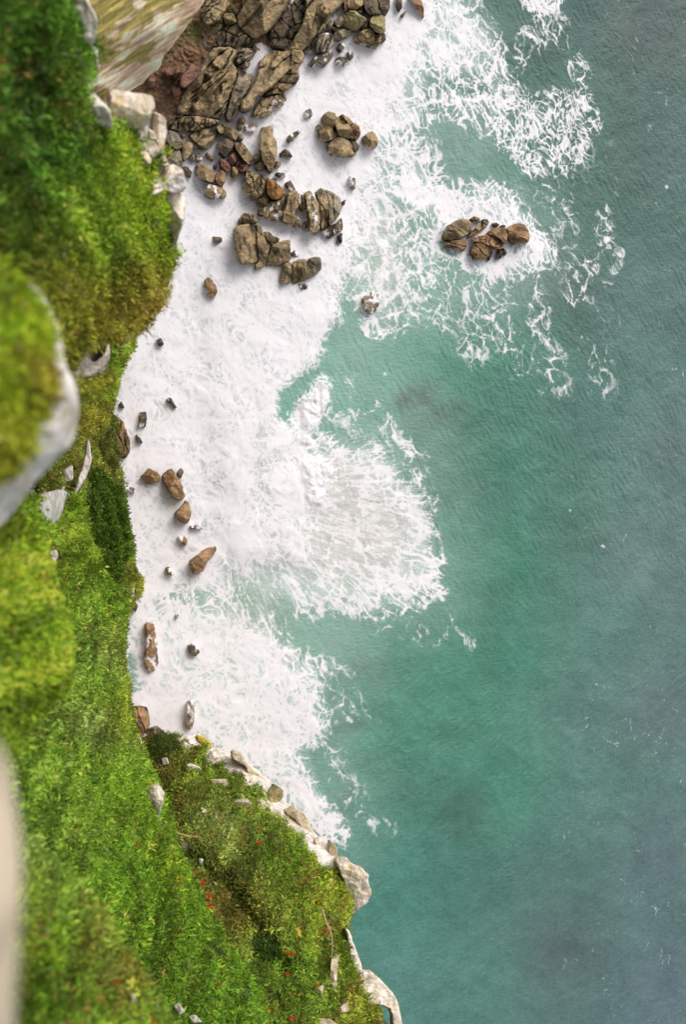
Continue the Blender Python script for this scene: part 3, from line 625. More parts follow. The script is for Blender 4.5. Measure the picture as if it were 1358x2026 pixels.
Lpoly = P('230,1450 268,1462 300,1452 340,1453 370,1457 398,1452 412,1468 450,1492 482,1500 502,1516 532,1540 552,1560 568,1592 590,1612 612,1632 626,1652 650,1668 664,1692 686,1706 690,1740 692,1790 690,1830 694,1860 708,1890 712,1930 720,1955 742,1975 755,2000 762,2030 800,2160 200,2160 230,1700')
def lrock(x, y, dist, u, v, w):
    e = polydist(P('395,1452 412,1468 450,1492 482,1500 502,1516 532,1540 552,1560 568,1592 590,1612 612,1632 626,1652 650,1668 664,1692 686,1706'), x, y, closed=False)
    r = sstep(0.15, 0.6, np.clip(1 - e / 44, 0, 1) * 1.0 + 1.3 * fbm(u * 0.8 + w * .5, v * 0.8, 4, 201) * np.clip(1 - e / 70, 0, 1))
    z2 = sstep(0.3, 0.42, fbm(u * 0.9 + w * .5 + 7, v * 0.9, 4, 207)) * np.clip(1 - (y - 1460) / 160, 0, 1)
    e2 = polydist(P('690,1820 694,1860 708,1890 712,1930 720,1955 742,1975 755,2000 762,2030'), x, y, closed=False)
    return np.maximum(np.maximum(r, z2), sstep(0.3, 0.8, np.clip(1 - e2 / 12, 0, 1) + fbm(u, v, 3, 209)))
def ldisp(x, y, u, v, w, rk):
    g = polydist(P('280,1500 320,1580 350,1680 400,1740 450,1800 500,1880'), x, y, closed=False)
    g2 = polydist(P('400,1700 460,1760 520,1840 560,1920'), x, y, closed=False)
    return -2.2 * np.exp(-(g / 32) ** 2) - 1.3 * np.exp(-(g2 / 22) ** 2)
land('headland', 'lower headland of olive and green scrub with pale rocks along its sea edge', Lpoly,
     [(240, 1460, 66), (290, 1460, 68), (400, 1460, 75), (500, 1520, 71), (620, 1650, 66), (690, 1730, 63), (690, 1830, 60), (790, 2026, 57), (400, 1700, 57), (350, 1650, 60), (500, 1800, 55), (600, 1900, 53), (480, 2026, 48), (330, 1560, 66), (250, 2100, 46), (800, 2150, 56)], 3.2, TL,
     lrock, heap=0.55, heap_len=1.6, edge_w=1.2, edge_drop=0.8, foot=None, seed=71, dispfun=ldisp)
TK = [(240, 690, (102, 136, 50)), (220, 780, (104, 134, 46)), (190, 820, (124, 124, 54)), (215, 880, (110, 118, 60)), (215, 930, (106, 120, 58)), (230, 1000, (66, 96, 44)), (240, 1100, (78, 104, 46)), (262, 1140, (126, 132, 56)), (150, 930, (120, 128, 70)), (160, 1050, (74, 100, 42)), (185, 1000, (66, 94, 40)), (170, 960, (78, 100, 46)), (200, 1150, (108, 136, 54))]
land('cliff_foot', 'steep green strip between the knoll and the white surf', P('264,640 258,690 246,705 236,732 226,762 220,800 206,830 214,862 224,905 234,932 238,980 248,1030 256,1062 258,1112 264,1132 277,1146 272,1172 256,1190 246,1222 242,1270 238,1300 248,1345 254,1400 262,1440 280,1470 200,1470 90,1100 60,900 110,700 200,600'),
     [(258, 660, 74), (222, 800, 75), (260, 1130, 76), (160, 760, 60), (150, 930, 58), (100, 1100, 44), (240, 980, 74), (250, 1400, 74), (200, 1400, 60)], 3.0, TK,
     zones([P('112,925 142,915 142,950 120,955'), P('60,1000 82,975 110,980 127,960 123,990 100,1020 70,1030'), P('235,1165 265,1160 268,1180 255,1186')], 4, 8), heap=0.4, heap_len=1.0, edge_w=1.2, edge_drop=0.9, foot=None, seed=83, rough=7.0)
def rubcol(x, y, u, v, w, col):
    n = fbm(u * 1.2, v * 1.2, 4, 301); f1, f2 = worley(u * 2.2, v * 2.2, 305)
    g = sstep(0.1, 0.35, fbm(u * 0.6 + 3, v * 0.6, 3, 303) + (120 - y) / 500.0)[:, None]
    c = lin((136, 106, 80)) * (0.9 + 0.7 * n)[:, None] * (0.9 + 0.2 * np.clip((f2 - f1) * 3, 0, 1) + 0.5 * fbm(u * 5, v * 5, 3, 309))[:, None]
    return c * (1 - g) + lin((98, 94, 52)) * (1 + n)[:, None] * g
def rubdisp(x, y, u, v, w, rk):
    f1, f2 = worley(u * 2.2, v * 2.2, 305)
    return 0.12 * np.clip((f2 - f1) * 2.5, 0, 1) + 0.45 * fbm(u * .7, v * .7, 3, 311)
land('shore', 'reddish rubble beach between the far cliff and the striated outcrops', P('360,-60 560,-60 580,20 560,90 520,130 470,160 430,190 372,200 355,240 335,256 320,262 290,200 240,190 255,120'),
     [(300, 180, 79.0), (400, 20, 80.6), (450, 100, 82.1), (340, 250, 80.4), (560, 0, 84.0)], 2.0, [(400, 100, (110, 90, 60))], None, heap=0.1, heap_len=0.8, foot=None, seed=89, rough=2, colfun=rubcol, dispfun=rubdisp)
land('beach', 'pale sandy patch under foam behind the beach boulders', P('318,262 370,246 430,252 440,262 400,290 360,300 335,300'),
     [(330, 270, 80.4), (430, 255, 82.0), (380, 290, 81.25)], 2.0, [(400, 270, (200, 188, 160))], lambda x, y, *a: np.full(x.shape, 0.85), heap=0.05, heap_len=1, foot=None, seed=97, rough=2)

# ------------------------------------------------------------------ granite boulders and edge rocks on the slopes
def on(label, lift=0.0, also=()):
    s = SURFS[label]
    def f(x, y):
        best = None
        for t in [s] + [SURFS[k] for k in also]:
            q = (t['x'] - x.mean()) ** 2 + (t['y'] - y.mean()) ** 2; i = np.argmin(q)
            if (best is None or t['d'][i] < best) and (q[i] < 60 or t is s): best = t['d'][i]
        return np.full(np.shape(x), best - lift)
    return f
HB = 'upper left hillside with dense shrubs, slightly out of focus'; HL = 'lower headland of olive and green scrub with pale rocks along its sea edge'
HC = 'long bright green slope dotted with orange flowers at the lower left'; HK = 'steep green strip between the knoll and the white surf'; HG = 'blurred green hillock in the bottom left corner'
GR = 'pale rocks along the upper left cliff edge'
for lab, k, d, H, pl in (
    ('blurred white boulder at the top edge of the upper left hillside', 'white', 19, 0.9, '235,-80 330,-80 345,0 385,80 372,165 330,165 300,100 262,30'),
    ('small blurred white stone between the white boulders of the hillside', 'white', 19.5, 0.35, '298,290 345,280 350,315 320,330 296,320'),
    ('little pale stone half covered by trailing green below the top boulder', 'white', 20, 0.3, '325,180 385,190 385,260 360,270 345,210'),
    ('long white boulder under the hillside shrubs, next to the lichen rock', 'white', 20.5, 0.8, '295,385 330,332 380,380 430,430 445,500 400,495 330,470'),
    ('pale rock blotched with yellow lichen on the hillside edge', 'lichen', 25, 1.0, '430,350 540,370 600,378 612,422 590,470 560,502 470,502 440,430'),
    ('narrow lichened rock at the outer corner of the hillside', 'lichen', 27, 0.9, '606,438 655,470 657,540 640,612 612,560 600,490'),
    ('smooth white rock bulging over the surf, upper of two on the hillside edge', 'white', 28.5, 1.2, '630,655 690,650 722,672 737,740 690,760 640,752 600,700'),
    ('blotched white rock, lower of two bulging over the surf', 'lichen', 28.8, 1.2, '636,762 690,755 732,780 727,870 694,965 650,870'),
    ('buried pale stone among heather left of the two bulging rocks', 'cream', 27.5, 0.6, '530,600 580,595 600,640 560,660')):
    rock(Z1, 'boulder', lab, H, k, pl, d=on(HB, 0.9 if 'white' in lab and 'two' not in lab else 0.65), group=GR, facets=3, depth=2.0)
for lab, k, H, pl in (
    ('broken cream ledge filling the corner under the lichened rocks', 'lichen', 0.9, '246,244 285,250 306,262 318,298 300,314 272,296 254,270'),
    ('cream ledge stone just above the two bulging white rocks', 'cream', 0.8, '296,296 322,302 336,330 318,346 300,330'),
    ('pale knob of rock in shrubs left of the two bulging white rocks', 'white', 0.7, '292,352 316,348 322,378 300,388 286,372'),
    ('narrow pale rock lip under the blotched bulging rock', 'cream', 0.8, '326,440 346,448 350,482 338,500 322,470')):
    rock(FP, 'boulder', lab, H, k, pl, d=on(HB, 0.75), group=GR, facets=5, depth=2.0, crack=0.4)
for lab, k, d, H, pl in (
    ('grey-white rock below the heather, tucked behind the knoll', 'white', 26.5, 0.7, '385,905 500,905 560,960 620,900 645,830 655,930 620,985 540,1040 460,1045 400,1000'),
    ('pale rock at the lower corner of the hillside above the green strip', 'cream', 30, 0.6, '680,795 760,765 805,770 780,822 700,872')):
    rock(Z4, 'boulder', lab, H, k, pl, d=on(HB, 0.2), group=GR, facets=3, depth=1.5)
rock(Z5, 'rock', 'thin white blade of rock standing between the knoll and the dark bush', 0.8, 'white', '425,245 470,130 505,10 512,-80 528,-90 546,30 520,115 445,250', d=52, facets=1)
rock(Z5, 'rock', 'white rock between the knoll and the green slope', 0.6, 'white', '340,110 432,60 432,150 360,165', d=50, facets=3)
rock(Z5, 'rock', 'streaked pale rock face just under the knoll', 0.7, 'cream', '180,300 250,215 330,235 384,180 372,285 300,375 210,398', d=40, facets=3, strata=(35, 2.5, 0.2))
rock(Z5, 'rock', 'white stone in turf left of the two dry stalks', 0.5, 'white', '262,605 330,565 345,600 305,690 265,675', d=30, facets=3)
rock(Z5, 'rock', 'small round white stone on the green slope under the larger one', 0.35, 'white', '244,758 270,750 270,800 246,802', d=27, facets=3)
rock(Z5, 'rock', 'pale grey-green stone at the rim of the blurred near lobe', 0.3, 'cream', '186,840 222,850 217,874 195,868', d=24, facets=3)
rock(Z5, 'rock', 'pale slanting stone on the waterline below the dark bush', 0.8, 'cream', '722,850 765,812 802,790 795,828 760,862 730,875', d=75.5, facets=3)
HR = 'pale rocks on the lower headland'
for lab, k, H, pl in (
    ('grey rock at the top corner of the lower headland, touching the double-humped rock', 'grey', 0.9, '100,104 150,90 172,110 145,142 98,132'),
    ('white stone pair standing in grass at the rim of the green slope', 'white', 0.8, '40,145 65,138 76,188 72,222 50,216'),
    ('bright white stone amid dark scrub at the top of the headland', 'white', 0.5, '245,178 275,164 302,180 290,202 260,196'),
    ('yellow lichen-covered rock on the upper tip of the headland', 'yellow', 0.9, '332,128 372,145 408,184 380,187 345,165'),
    ('white stone beside the yellow rock on the headland', 'white', 0.6, '393,215 425,208 434,230 405,252 388,236'),
    ('row of white stones in scrub under the yellow rock', 'white', 0.5, '268,276 300,264 350,284 352,302 300,302 274,292'),
    ('small white stone alone in the dark hollow of the headland', 'white', 0.4, '168,242 190,238 198,265 172,270'),
    ('big white cauliflower-like boulder between the green slope and the headland', 'lichen', 1.3, '66,412 118,370 152,364 178,400 172,450 152,500 172,560 157,587 120,562 85,502 100,452'),
    ('long pale slab along the upper sea edge of the headland', 'cream', 0.8, '500,205 550,220 562,260 600,300 642,322 632,352 580,332 566,280 500,240'),
    ('smooth olive boulder on the sea edge of the headland', 'mossy', 1.2, '668,398 700,363 738,390 732,430 692,452 670,432'),
    ('cream slab below the olive boulder at the sea edge', 'cream', 0.9, '748,482 790,468 842,510 862,550 892,600 882,632 850,592 800,532 755,502'),
    ('small square white stone in grass near the sea edge', 'white', 0.5, '888,622 920,610 932,640 905,662'),
    ('narrow cream rock hanging over the sea above the white point', 'cream', 0.9, '958,628 987,650 997,702 975,718 960,682'),
    ('big white lichened rock point sticking out over the green sea', 'lichen', 1.6, '985,715 1040,708 1062,740 1110,758 1142,790 1137,820 1158,870 1132,922 1090,952 1040,992 1048,930 1036,850 1008,780'),
    ('long narrow white cliff edge below the rock point', 'white', 0.9, '1033,1038 1055,1058 1082,1140 1107,1210 1112,1252 1102,1292 1068,1302 1078,1250 1058,1170'),
    ('large white rock in the bottom corner of the headland', 'lichen', 1.6, '1108,1240 1162,1250 1222,1310 1272,1370 1302,1491 1330,1600 1260,1600 1246,1420 1180,1402 1110,1422 1068,1402 1078,1340'),
    ('cream stone left of the large white corner rock', 'cream', 0.6, '973,1432 1042,1388 1052,1432 1000,1442'),
    ('squat brown-grey stone beside the pillar stone on the headland', 'cream', 0.6, '893,1322 930,1308 922,1362 900,1352'),
    ('upright pillar stone on the lower right of the headland', 'cream', 0.9, '963,1192 1002,1168 992,1260 992,1347 958,1347'),
    ('flat pale stone cut by the bottom edge of the photo', 'cream', 0.5, '880,1460 950,1468 1005,1500 1000,1530 880,1520'),
    ('scattered tan rubble stone in the scrub near the sea edge', 'cream', 0.5, '505,440 560,428 592,450 580,472 540,472'),
    ('tan rubble stone right of the scattered one', 'cream', 0.5, '612,440 645,436 672,470 640,482 618,470'),
    ('low tan stone above the rubble in the scrub', 'cream', 0.4, '398,342 470,338 472,372 420,378'),
    ('grey-brown stone under the big cauliflower-like boulder', 'grey', 0.7, '232,632 290,640 287,682 250,672'),
    ('tiny white stone in the dark gully', 'white', 0.35, '343,714 362,714 362,742 345,740'),
    ('small yellow-green stone amid the dark scrub', 'yellow', 0.4, '793,1043 822,1050 822,1082 795,1072'),
    ('pale stone in scrub right of the big cauliflower-like boulder', 'cream', 0.4, '352,470 386,490 382,512 355,492')):
    base = HC if 'green slope' in lab and 'rim' in lab else HL
    rock(Z8, 'boulder' if H > 0.8 else 'rock', lab, H, k, pl, d=on(base, 0.4, (HC,)), group=HR, facets=4, depth=1.5)
rock(Z7, 'rock', 'small white stone where the hillock meets the green slope', 0.35, 'white', '1040,1785 1075,1780 1100,1815 1070,1832', d=36, group='white stones near the bottom left hillock')
rock(Z7, 'rock', 'white stone cut by the bottom edge next to the hillock', 0.35, 'white', '1130,1845 1165,1840 1205,1880 1150,1882', d=38, group='white stones near the bottom left hillock')
rock(Z7, 'rock', 'blurred whitish stone low on the hillock', 0.2, 'cream', '770,1725 800,1715 805,1760 780,1770', d=16.5, group='white stones near the bottom left hillock')
# ------------------------------------------------------------------ foliage
def leaf_mesh(cent, nrm, col, size, rng, per=7, spread=0.9, narrow=0.34, lift=0.5):
    """rosettes of kite-shaped leaves: cent/nrm/col per tuft"""
    n = len(cent); m = n * per
    c = np.repeat(cent, per, 0); nn = np.repeat(nrm, per, 0); cc = np.repeat(col, per, 0); sz = np.repeat(size, per)
    dirs = rng.normal(size=(m, 3)); dirs = dirs / np.linalg.norm(dirs, axis=1, keepdims=True) * spread + nn * lift
    dirs /= np.linalg.norm(dirs, axis=1, keepdims=True)
    side = np.cross(dirs, rng.normal(size=(m, 3))); side /= np.maximum(np.linalg.norm(side, axis=1, keepdims=True), 1e-6)
    up = np.cross(side, dirs)
    ln = sz * rng.uniform(0.6, 1.3, m); wd = ln * narrow * rng.uniform(0.7, 1.3, m)
    b = c + rng.normal(size=(m, 3)) * (sz * 0.35)[:, None]
    tip = b + dirs * ln[:, None] - up * (ln * 0.12)[:, None]
    mid = b + dirs * (ln * 0.5)[:, None] + up * (ln * 0.08)[:, None]
    V = np.stack([b, mid + side * (wd / 2)[:, None], tip, mid - side * (wd / 2)[:, None]], 1).reshape(-1, 3)
    Fq = np.arange(m * 4).reshape(m, 4)
    lc = cc * np.exp(rng.normal(size=(m, 1)) * 0.24)
    return V, Fq, np.repeat(lc, 4, 0)

def cover(name, label, keys, dens, size, seed, tones=None, per=7, heath=0.1, parent_kind='stuff', rkmax=0.45, hgt=0.25, gain=1.7, red=1.12):
    rng = np.random.default_rng(seed)
    CE, NR, CO, SZ = [], [], [], []
    for key in keys:
        s = SURFS[key]; V = s['V']; q = s['q']
        A, B, D = V[q[:, 0]], V[q[:, 1]], V[q[:, 3]]
        cr = np.cross(B - A, D - A); ar = np.linalg.norm(cr, axis=1); nrm = cr / np.maximum(ar, 1e-9)[:, None]
        nrm[nrm[:, 2] < 0] *= -1
        vis = (s['x'][q[:, 0]] > -160) & (s['x'][q[:, 0]] < 1400) & (s['y'][q[:, 0]] > -90) & (s['y'][q[:, 0]] < 2120)
        rk = s['rk'][q].mean(1)
        pr = ar * vis * np.clip(1 - rk / rkmax, 0, 1)
        n = int(pr.sum() * dens)
        f = rng.choice(len(q), n, p=pr / pr.sum())
        uv = rng.random((n, 2))
        p = A[f] + (B[f] - A[f]) * uv[:, :1] + (D[f] - A[f]) * uv[:, 1:]
        up = nrm[f] * 0.5 + np.array([0.25, 0, 0.8]); up /= np.linalg.norm(up, axis=1, keepdims=True)
        h = rng.random(n) ** 1.5 * hgt
        u, v = p[:, 0] + p[:, 2] * 0.4, p[:, 1]
        col = s['col'][q[f, 0]] * gain; lum = col @ np.array([0.3, 0.6, 0.1]); col = (col * 0.94 + lum[:, None] * 0.06) * np.array([red, 1.0, 0.6])
        t1 = fbm(u * 0.55, v * 0.55, 3, seed + 1); t2 = fbm(u * 2.0, v * 2.0, 3, seed + 2); t3 = fbm(u * 0.9 / (size * 6), v * 0.9 / (size * 6), 2, seed + 3)
        col = col * np.exp(0.5 * t1 + 0.75 * t2 + 0.9 * t3 + 0.36 * rng.normal(size=n))[:, None]
        hz = rng.random(n)
        dry = (hz < heath) * sstep(-0.1, 0.3, fbm(u * 1.2 + 9, v * 1.2, 3, seed + 5))
        col = col * (1 - dry[:, None]) + lin((168, 140, 74)) * dry[:, None]
        gy = ((hz > 0.95) * 0.4)[:, None]
        col = col * (1 - gy) + lin((150, 168, 120)) * gy
        CE.append(p + up * h[:, None]); NR.append(up); CO.append(col); SZ.append(size * np.clip(np.exp(rng.normal(size=n) * 0.3), 0.5, 1.45) * (1 + 0.3 * t1))
    V, Fq, lc = leaf_mesh(np.concatenate(CE), np.concatenate(NR), np.concatenate(CO), np.concatenate(SZ), rng, per=per)
    o = link_mesh(name, V, Fq, M_LEAF, np.clip(lc, 0.004, 0.8), smooth=False, origin=np.zeros(3))
    return tag(o, label, name.replace('_', ' '), kind='stuff')

HA = 'nearest blurred knoll of yellow-green turf with a white rock rim'; HN = 'blurred near lobe of green slope below the white rimmed knoll'
cover('shrub_cover', 'dense soft green shrubs covering the upper left hillside', [HB], 210, 0.125, 401, hgt=0.4, gain=1.95, red=1.14)
cover('turf_cover', 'yellow-green low plants on the nearest blurred knoll', [HA], 900, 0.065, 402, heath=0.15, hgt=0.1, gain=1.85)
cover('plant_cover', 'fresh green creeping plants covering the long lower left slope', [HC], 85, 0.17, 403, hgt=0.3, red=1.15, gain=1.62)
cover('plant_cover', 'soft green plants on the blurred lobe under the knoll', [HN], 260, 0.11, 404, hgt=0.2, gain=2.1)
cover('plant_cover', 'blurred green plants covering the bottom left hillock', [HG], 230, 0.12, 405, hgt=0.22, heath=0.2)
cover('scrub_cover', 'olive and green scrub covering the lower headland', [HL], 70, 0.19, 406, heath=0.3, hgt=0.3, gain=2.0, red=1.04)
cover('plant_cover', 'green and brown plants on the steep strip beside the surf', [HK], 75, 0.2, 407, heath=0.25, hgt=0.35, gain=1.9)

def shrub(name, label, cat, blobs, tone, seed, size=0.2, dens=60, group=None, key=None, lift=0.25):
    """blobs: (px, py, depth, radius m): a heap of leafy lumps on crooked branches"""
    rng = np.random.default_rng(seed)
    if key:
        t = SURFS[key]; blobs = [(a, b, t['d'][np.argmin((t['x'] - a) ** 2 + (t['y'] - b) ** 2)] - lift * r, r) for a, b, c, r in blobs]
    cs = np.array([unproj(np.array(float(a)), np.array(float(b)), np.array(float(c))) for a, b, c, r in blobs]); rs = np.array([b[3] for b in blobs])
    base = cs.mean(0) + np.array([-1.0, 0, 0]); base[2] = cs[:, 2].min() - rs.max()
    e = bpy.data.objects.new(name, None); C.objects.link(e); e.location = base
    tag(e, label, cat, group)
    ce, nr, co, sz = [], [], [], []
    for (c, r) in zip(cs, rs):
        n = int(4 * math.pi * r * r * dens)
        dv = rng.normal(size=(n, 3)); dv /= np.linalg.norm(dv, axis=1, keepdims=True)
        lump = 1 + 0.45 * fbm(dv[:, 0] * 2.2 + c[1], dv[:, 1] * 2.2 + dv[:, 2] * 1.7, 3, seed)
        p = c + dv * (r * lump * rng.uniform(0.55, 1.05, n) ** 0.6)[:, None]
        k = np.exp(0.8 * fbm(p[:, 0] * 1.6 + p[:, 2], p[:, 1] * 1.6, 3, seed + 3) + 0.3 * rng.normal(size=n))
        ce.append(p); nr.append(dv); co.append(lin(tone)[None, :] * k[:, None]); sz.append(size * rng.uniform(0.7, 1.3, n))
    V, Fq, lc = leaf_mesh(np.concatenate(ce), np.concatenate(nr), np.concatenate(co), np.concatenate(sz), rng, per=6)
    link_mesh('foliage', V, Fq, M_LEAF, np.clip(lc, 0.004, 0.8), parent=e, smooth=False)
    vs, fs = [], []
    for c in cs:
        a = base; pts = [a + (c - a) * t + rng.normal(size=3) * 0.15 * (0 < t < 1) for t in (0, .33, .66, 1)]
        tube(vs, fs, pts, [0.09, 0.07, 0.05, 0.02])
    link_mesh('branches', np.array(vs), np.array(fs), M_WOOD, np.tile(lin((96, 78, 56)), (len(vs), 1)), parent=e)
    return e

def tube(vs, fs, pts, rad, n=6):
    pts = [np.asarray(p, float) for p in pts]; b0 = len(vs)
    for i, p in enumerate(pts):
        t = pts[min(i + 1, len(pts) - 1)] - pts[max(i - 1, 0)]; t = t / max(np.linalg.norm(t), 1e-9)
        s = np.cross(t, [0.3, 0.5, 0.81]); s /= np.linalg.norm(s); u = np.cross(t, s)
        for k in range(n):
            a = 2 * math.pi * k / n
            vs.append(p + (s * math.cos(a) + u * math.sin(a)) * rad[i])
    for i in range(len(pts) - 1):
        for k in range(n):
            fs.append([b0 + i * n + k, b0 + i * n + (k + 1) % n, b0 + (i + 1) * n + (k + 1) % n, b0 + (i + 1) * n + k])

shrub('shrub', 'dark green leafy bush overhanging the surf below the blade of white rock', 'shrub', [(185, 960, 70, 0.9), (210, 985, 71, 1.0), (190, 1015, 70, 1.0), (222, 1020, 71, 0.9), (200, 1055, 70.5, 1.1), (232, 1060, 71.5, 0.75), (205, 1095, 70.5, 1.0), (235, 1090, 71.5, 0.7), (215, 1125, 71, 0.8), (180, 985, 69, .8), (168, 1000, 69, .8), (178, 1050, 69, .9), (195, 1120, 70, .8), (172, 955, 69, .7)], (92, 118, 40), 501, size=0.24, dens=75, key=HK, lift=1.1)
shrub('shrub', 'olive bush with dry twigs growing over the brown layered waterline rock', 'shrub', [(205, 865, 71, 0.75), (215, 835, 71.5, 0.6), (218, 895, 71.5, 0.7), (205, 915, 71, 0.9), (225, 850, 72, 0.4), (190, 890, 70, 0.8)], (124, 130, 62), 502, size=0.2, dens=60, key=HK)
shrub('shrub', 'round dark bush at the upper tip of the lower headland', 'shrub', [(315, 1475, 68, 0.7), (330, 1470, 69, 0.6), (300, 1485, 67.5, 0.55), (345, 1478, 69.5, 0.4)], (88, 104, 46), 503, size=0.18, key=HL)
shrub('shrub', 'dark fluffy bush at the foot of the dark green leafy one', 'shrub', [(218, 1140, 69, 0.55), (203, 1132, 69, 0.6), (232, 1132, 70, 0.45)], (90, 114, 40), 504, size=0.18, key=HK)
shrub('shrub', 'dark olive bush in the gully of the lower headland', 'shrub', [(520, 1880, 53, 0.55), (535, 1895, 53, 0.5), (545, 1870, 54, 0.45)], (78, 104, 44), 505, size=0.16, key=HL)
shrub('shrub', 'brownish scrub bush half way down the dark gully', 'shrub', [(410, 1880, 43.5, 0.35), (425, 1895, 44, 0.4), (400, 1895, 43, 0.3)], (96, 104, 48), 506, size=0.14, key=HC)
for lab, off, pts, dd in (('long dry yellow stalk lying on the green slope', Z5, [(448, 380), (432, 450), (428, 560), (420, 720)], 50), ('short dry stalk beside the long yellow one', Z5, [(497, 580), (478, 640), (455, 690)], 52),
                          ('forked dead branch on the right side of the lower headland', Z8, [(920, 945), (945, 1020), (965, 1060), (972, 1110), (968, 1170)], 55), ('thin dead branch at the head of the dark gully', Z8, [(232, 590), (290, 605), (350, 612)], 55)):
    vs, fs = [], []
    px = [(p[0] / off[2] + off[0], p[1] / off[2] + off[1]) for p in pts]
    w = [unproj(np.array(a), np.array(b), np.array(dd - 0.6)) for a, b in px]
    tube(vs, fs, w, np.linspace(0.07, 0.035, len(w)))
    for i in range(1, len(w)):
        q0 = w[i]; tube(vs, fs, [q0, q0 + np.array([random.uniform(-.4, .4), random.uniform(-.4, .4), 0.15]), q0 + np.array([random.uniform(-.7, .7), random.uniform(-.7, .7), 0.2])], [0.03, 0.02, 0.01])
    tag(link_mesh('dead_branch', np.array(vs), np.array(fs), M_WOOD, np.tile(lin((176, 156, 108)), (len(vs), 1))), lab, 'dead branch')

# orange flowers: one of a kind (petals + stem), then copies
def flower_proto():
    rng = np.random.default_rng(9)
    e = bpy.data.objects.new('flower', None); C.objects.link(e)
    n = 34; dv = rng.normal(size=(n, 3)); dv[:, 2] = np.abs(dv[:, 2]) + 0.2; dv /= np.linalg.norm(dv, axis=1, keepdims=True)
    V, Fq, lc = leaf_mesh(dv * 0.015 + np.array([0, 0, 0.3]), dv, np.tile(lin((226, 124, 60)), (n, 1)) * rng.uniform(0.6, 1.2, (n, 1)), np.full(n, 0.13), rng, per=3, spread=0.5, lift=1.0, narrow=0.4)
    p = link_mesh('petals', V, Fq, M_FLOWER, np.clip(lc, 0, .9), parent=e, smooth=False)
    vs, fs = [], []; tube(vs, fs, [(0, 0, -0.3), (0.02, 0.01, 0.05), (0, 0, 0.3)], [0.02, 0.018, 0.015])
    s = link_mesh('stem', np.array(vs), np.array(fs), M_WOOD, np.tile(lin((90, 110, 40)), (len(vs), 1)), parent=e)
    return e
FL = [
    ('orange-red flower head in the drift on the green slope near the two dry stalks', Z5, HC, '318,690 360,770 352,795 345,855 310,840 335,830 362,815 595,860 602,885 608,920 490,960 437,988 468,1012 572,1020', 1.0),
    ('orange flower head on the middle of the green slope facing the long brown surf rock', Z5, HC, '553,1080 558,1115 575,1145 418,1240 432,1240 428,1295 415,1300 425,1340 662,1285 395,1425 630,1495', 1.0),
    ('orange flower head on the lower half of the bright green slope', Z7, HC, '398,195 408,238 355,275 345,280 690,358 748,375 650,180 795,805 848,795 975,1050 1030,1040 1045,1065 1060,1020 205,605 1130,1130', 1.0),
    ('orange flower head at the lip of the green slope above the dark gully', Z7, HC, '1168,978 1205,1050 1245,1095 1250,1155 1225,1260 1200,1335 1080,960', 1.0),
    ('small orange flower head among the scrub of the lower headland', Z8, HL, '615,565 620,640 232,567 760,705 900,900 900,1048 938,1050 745,1155 775,1160 762,1240 537,1230 645,1415 785,1445 885,1305 555,1450 520,1475 475,1335', 1.0),
    ('bright orange blurred flower cut by the bottom edge on the hillock', Z7, HG, '885,1865 900,1858', 0.75),
    ('blurred yellow-orange flower on the lower flank of the hillock', Z7, HG, '682,1635', 0.6)]
proto = flower_proto(); first = True
for lab, off, key, pts, sc in FL:
    s = SURFS[key]
    for a, b in P(pts, off[:2], off[2]):
        i = np.argmin((s['x'] - a) ** 2 + (s['y'] - b) ** 2)
        if first: e = proto; first = False
        else:
            e = proto.copy(); C.objects.link(e)
            for ch in proto.children:
                c = ch.copy(); C.objects.link(c); c.parent = e
        e.location = unproj(np.array(a), np.array(b), np.array(s['d'][i] - 0.45))
        k = sc * random.uniform(0.55, 0.95); e.scale = (k, k, k); e.rotation_euler = (random.uniform(-.3, .3), 0.35, random.uniform(0, 6.28))
        tag(e, lab, 'flower', 'orange flower heads')
# ------------------------------------------------------------------ the sea: one sheet to the horizon, fine where the cove lies
def axis(lo, hi, st, far_lo, far_hi):
    a = list(np.arange(lo, hi + st / 2, st)); s = st
    while a[-1] < far_hi: s *= 1.28; a.append(a[-1] + s)
    b = []; s = st; x = lo
    while x > far_lo: s *= 1.28; x -= s; b.append(x)
    return np.array(b[::-1] + a)
SX = axis(7.0, 76.0, 0.085, -400, 3000); SY = axis(-53.0, 53.0, 0.085, -2000, 2000)
X, Y = np.meshgrid(SX, SY)
PXs, PYs = project(np.stack([X, Y, np.zeros_like(X)], -1))
# coarse copy for the area masks
ci = np.unique(np.r_[np.arange(0, len(SX), 4), len(SX) - 1]); cj = np.unique(np.r_[np.arange(0, len(SY), 4), len(SY) - 1])
cx, cy = PXs[np.ix_(cj, ci)], PYs[np.ix_(cj, ci)]
ti = np.interp(np.arange(len(SX)), ci, np.arange(len(ci))); tj = np.interp(np.arange(len(SY)), cj, np.arange(len(cj)))
i0 = np.minimum(ti.astype(int), len(ci) - 2); j0 = np.minimum(tj.astype(int), len(cj) - 2); fi = ti - i0; fj = (tj - j0)[:, None]
def upsample(a):
    b = a[:, i0] * (1 - fi) + a[:, i0 + 1] * fi
    return b[j0] * (1 - fj) + b[j0 + 1] * fj
Xc, Yc = X[np.ix_(cj, ci)], Y[np.ix_(cj, ci)]
wx = 30 * fbm(Xc / 4.5, Yc / 4.5, 5, 601, 0.58); wy = 30 * fbm(Xc / 4.5 + 40, Yc / 4.5, 5, 602, 0.58)
def area(s, soft):
    p = P(s); x, y = cx + wx, cy + wy
    dd = polydist(p, x, y); sd = np.where(inside(p, x, y), dd, -dd)
    return sstep(-soft, soft, sd)
def stroke(s, width):
    return np.exp(-(polydist(P(s), cx + wx, cy + wy, closed=False) / width) ** 2)
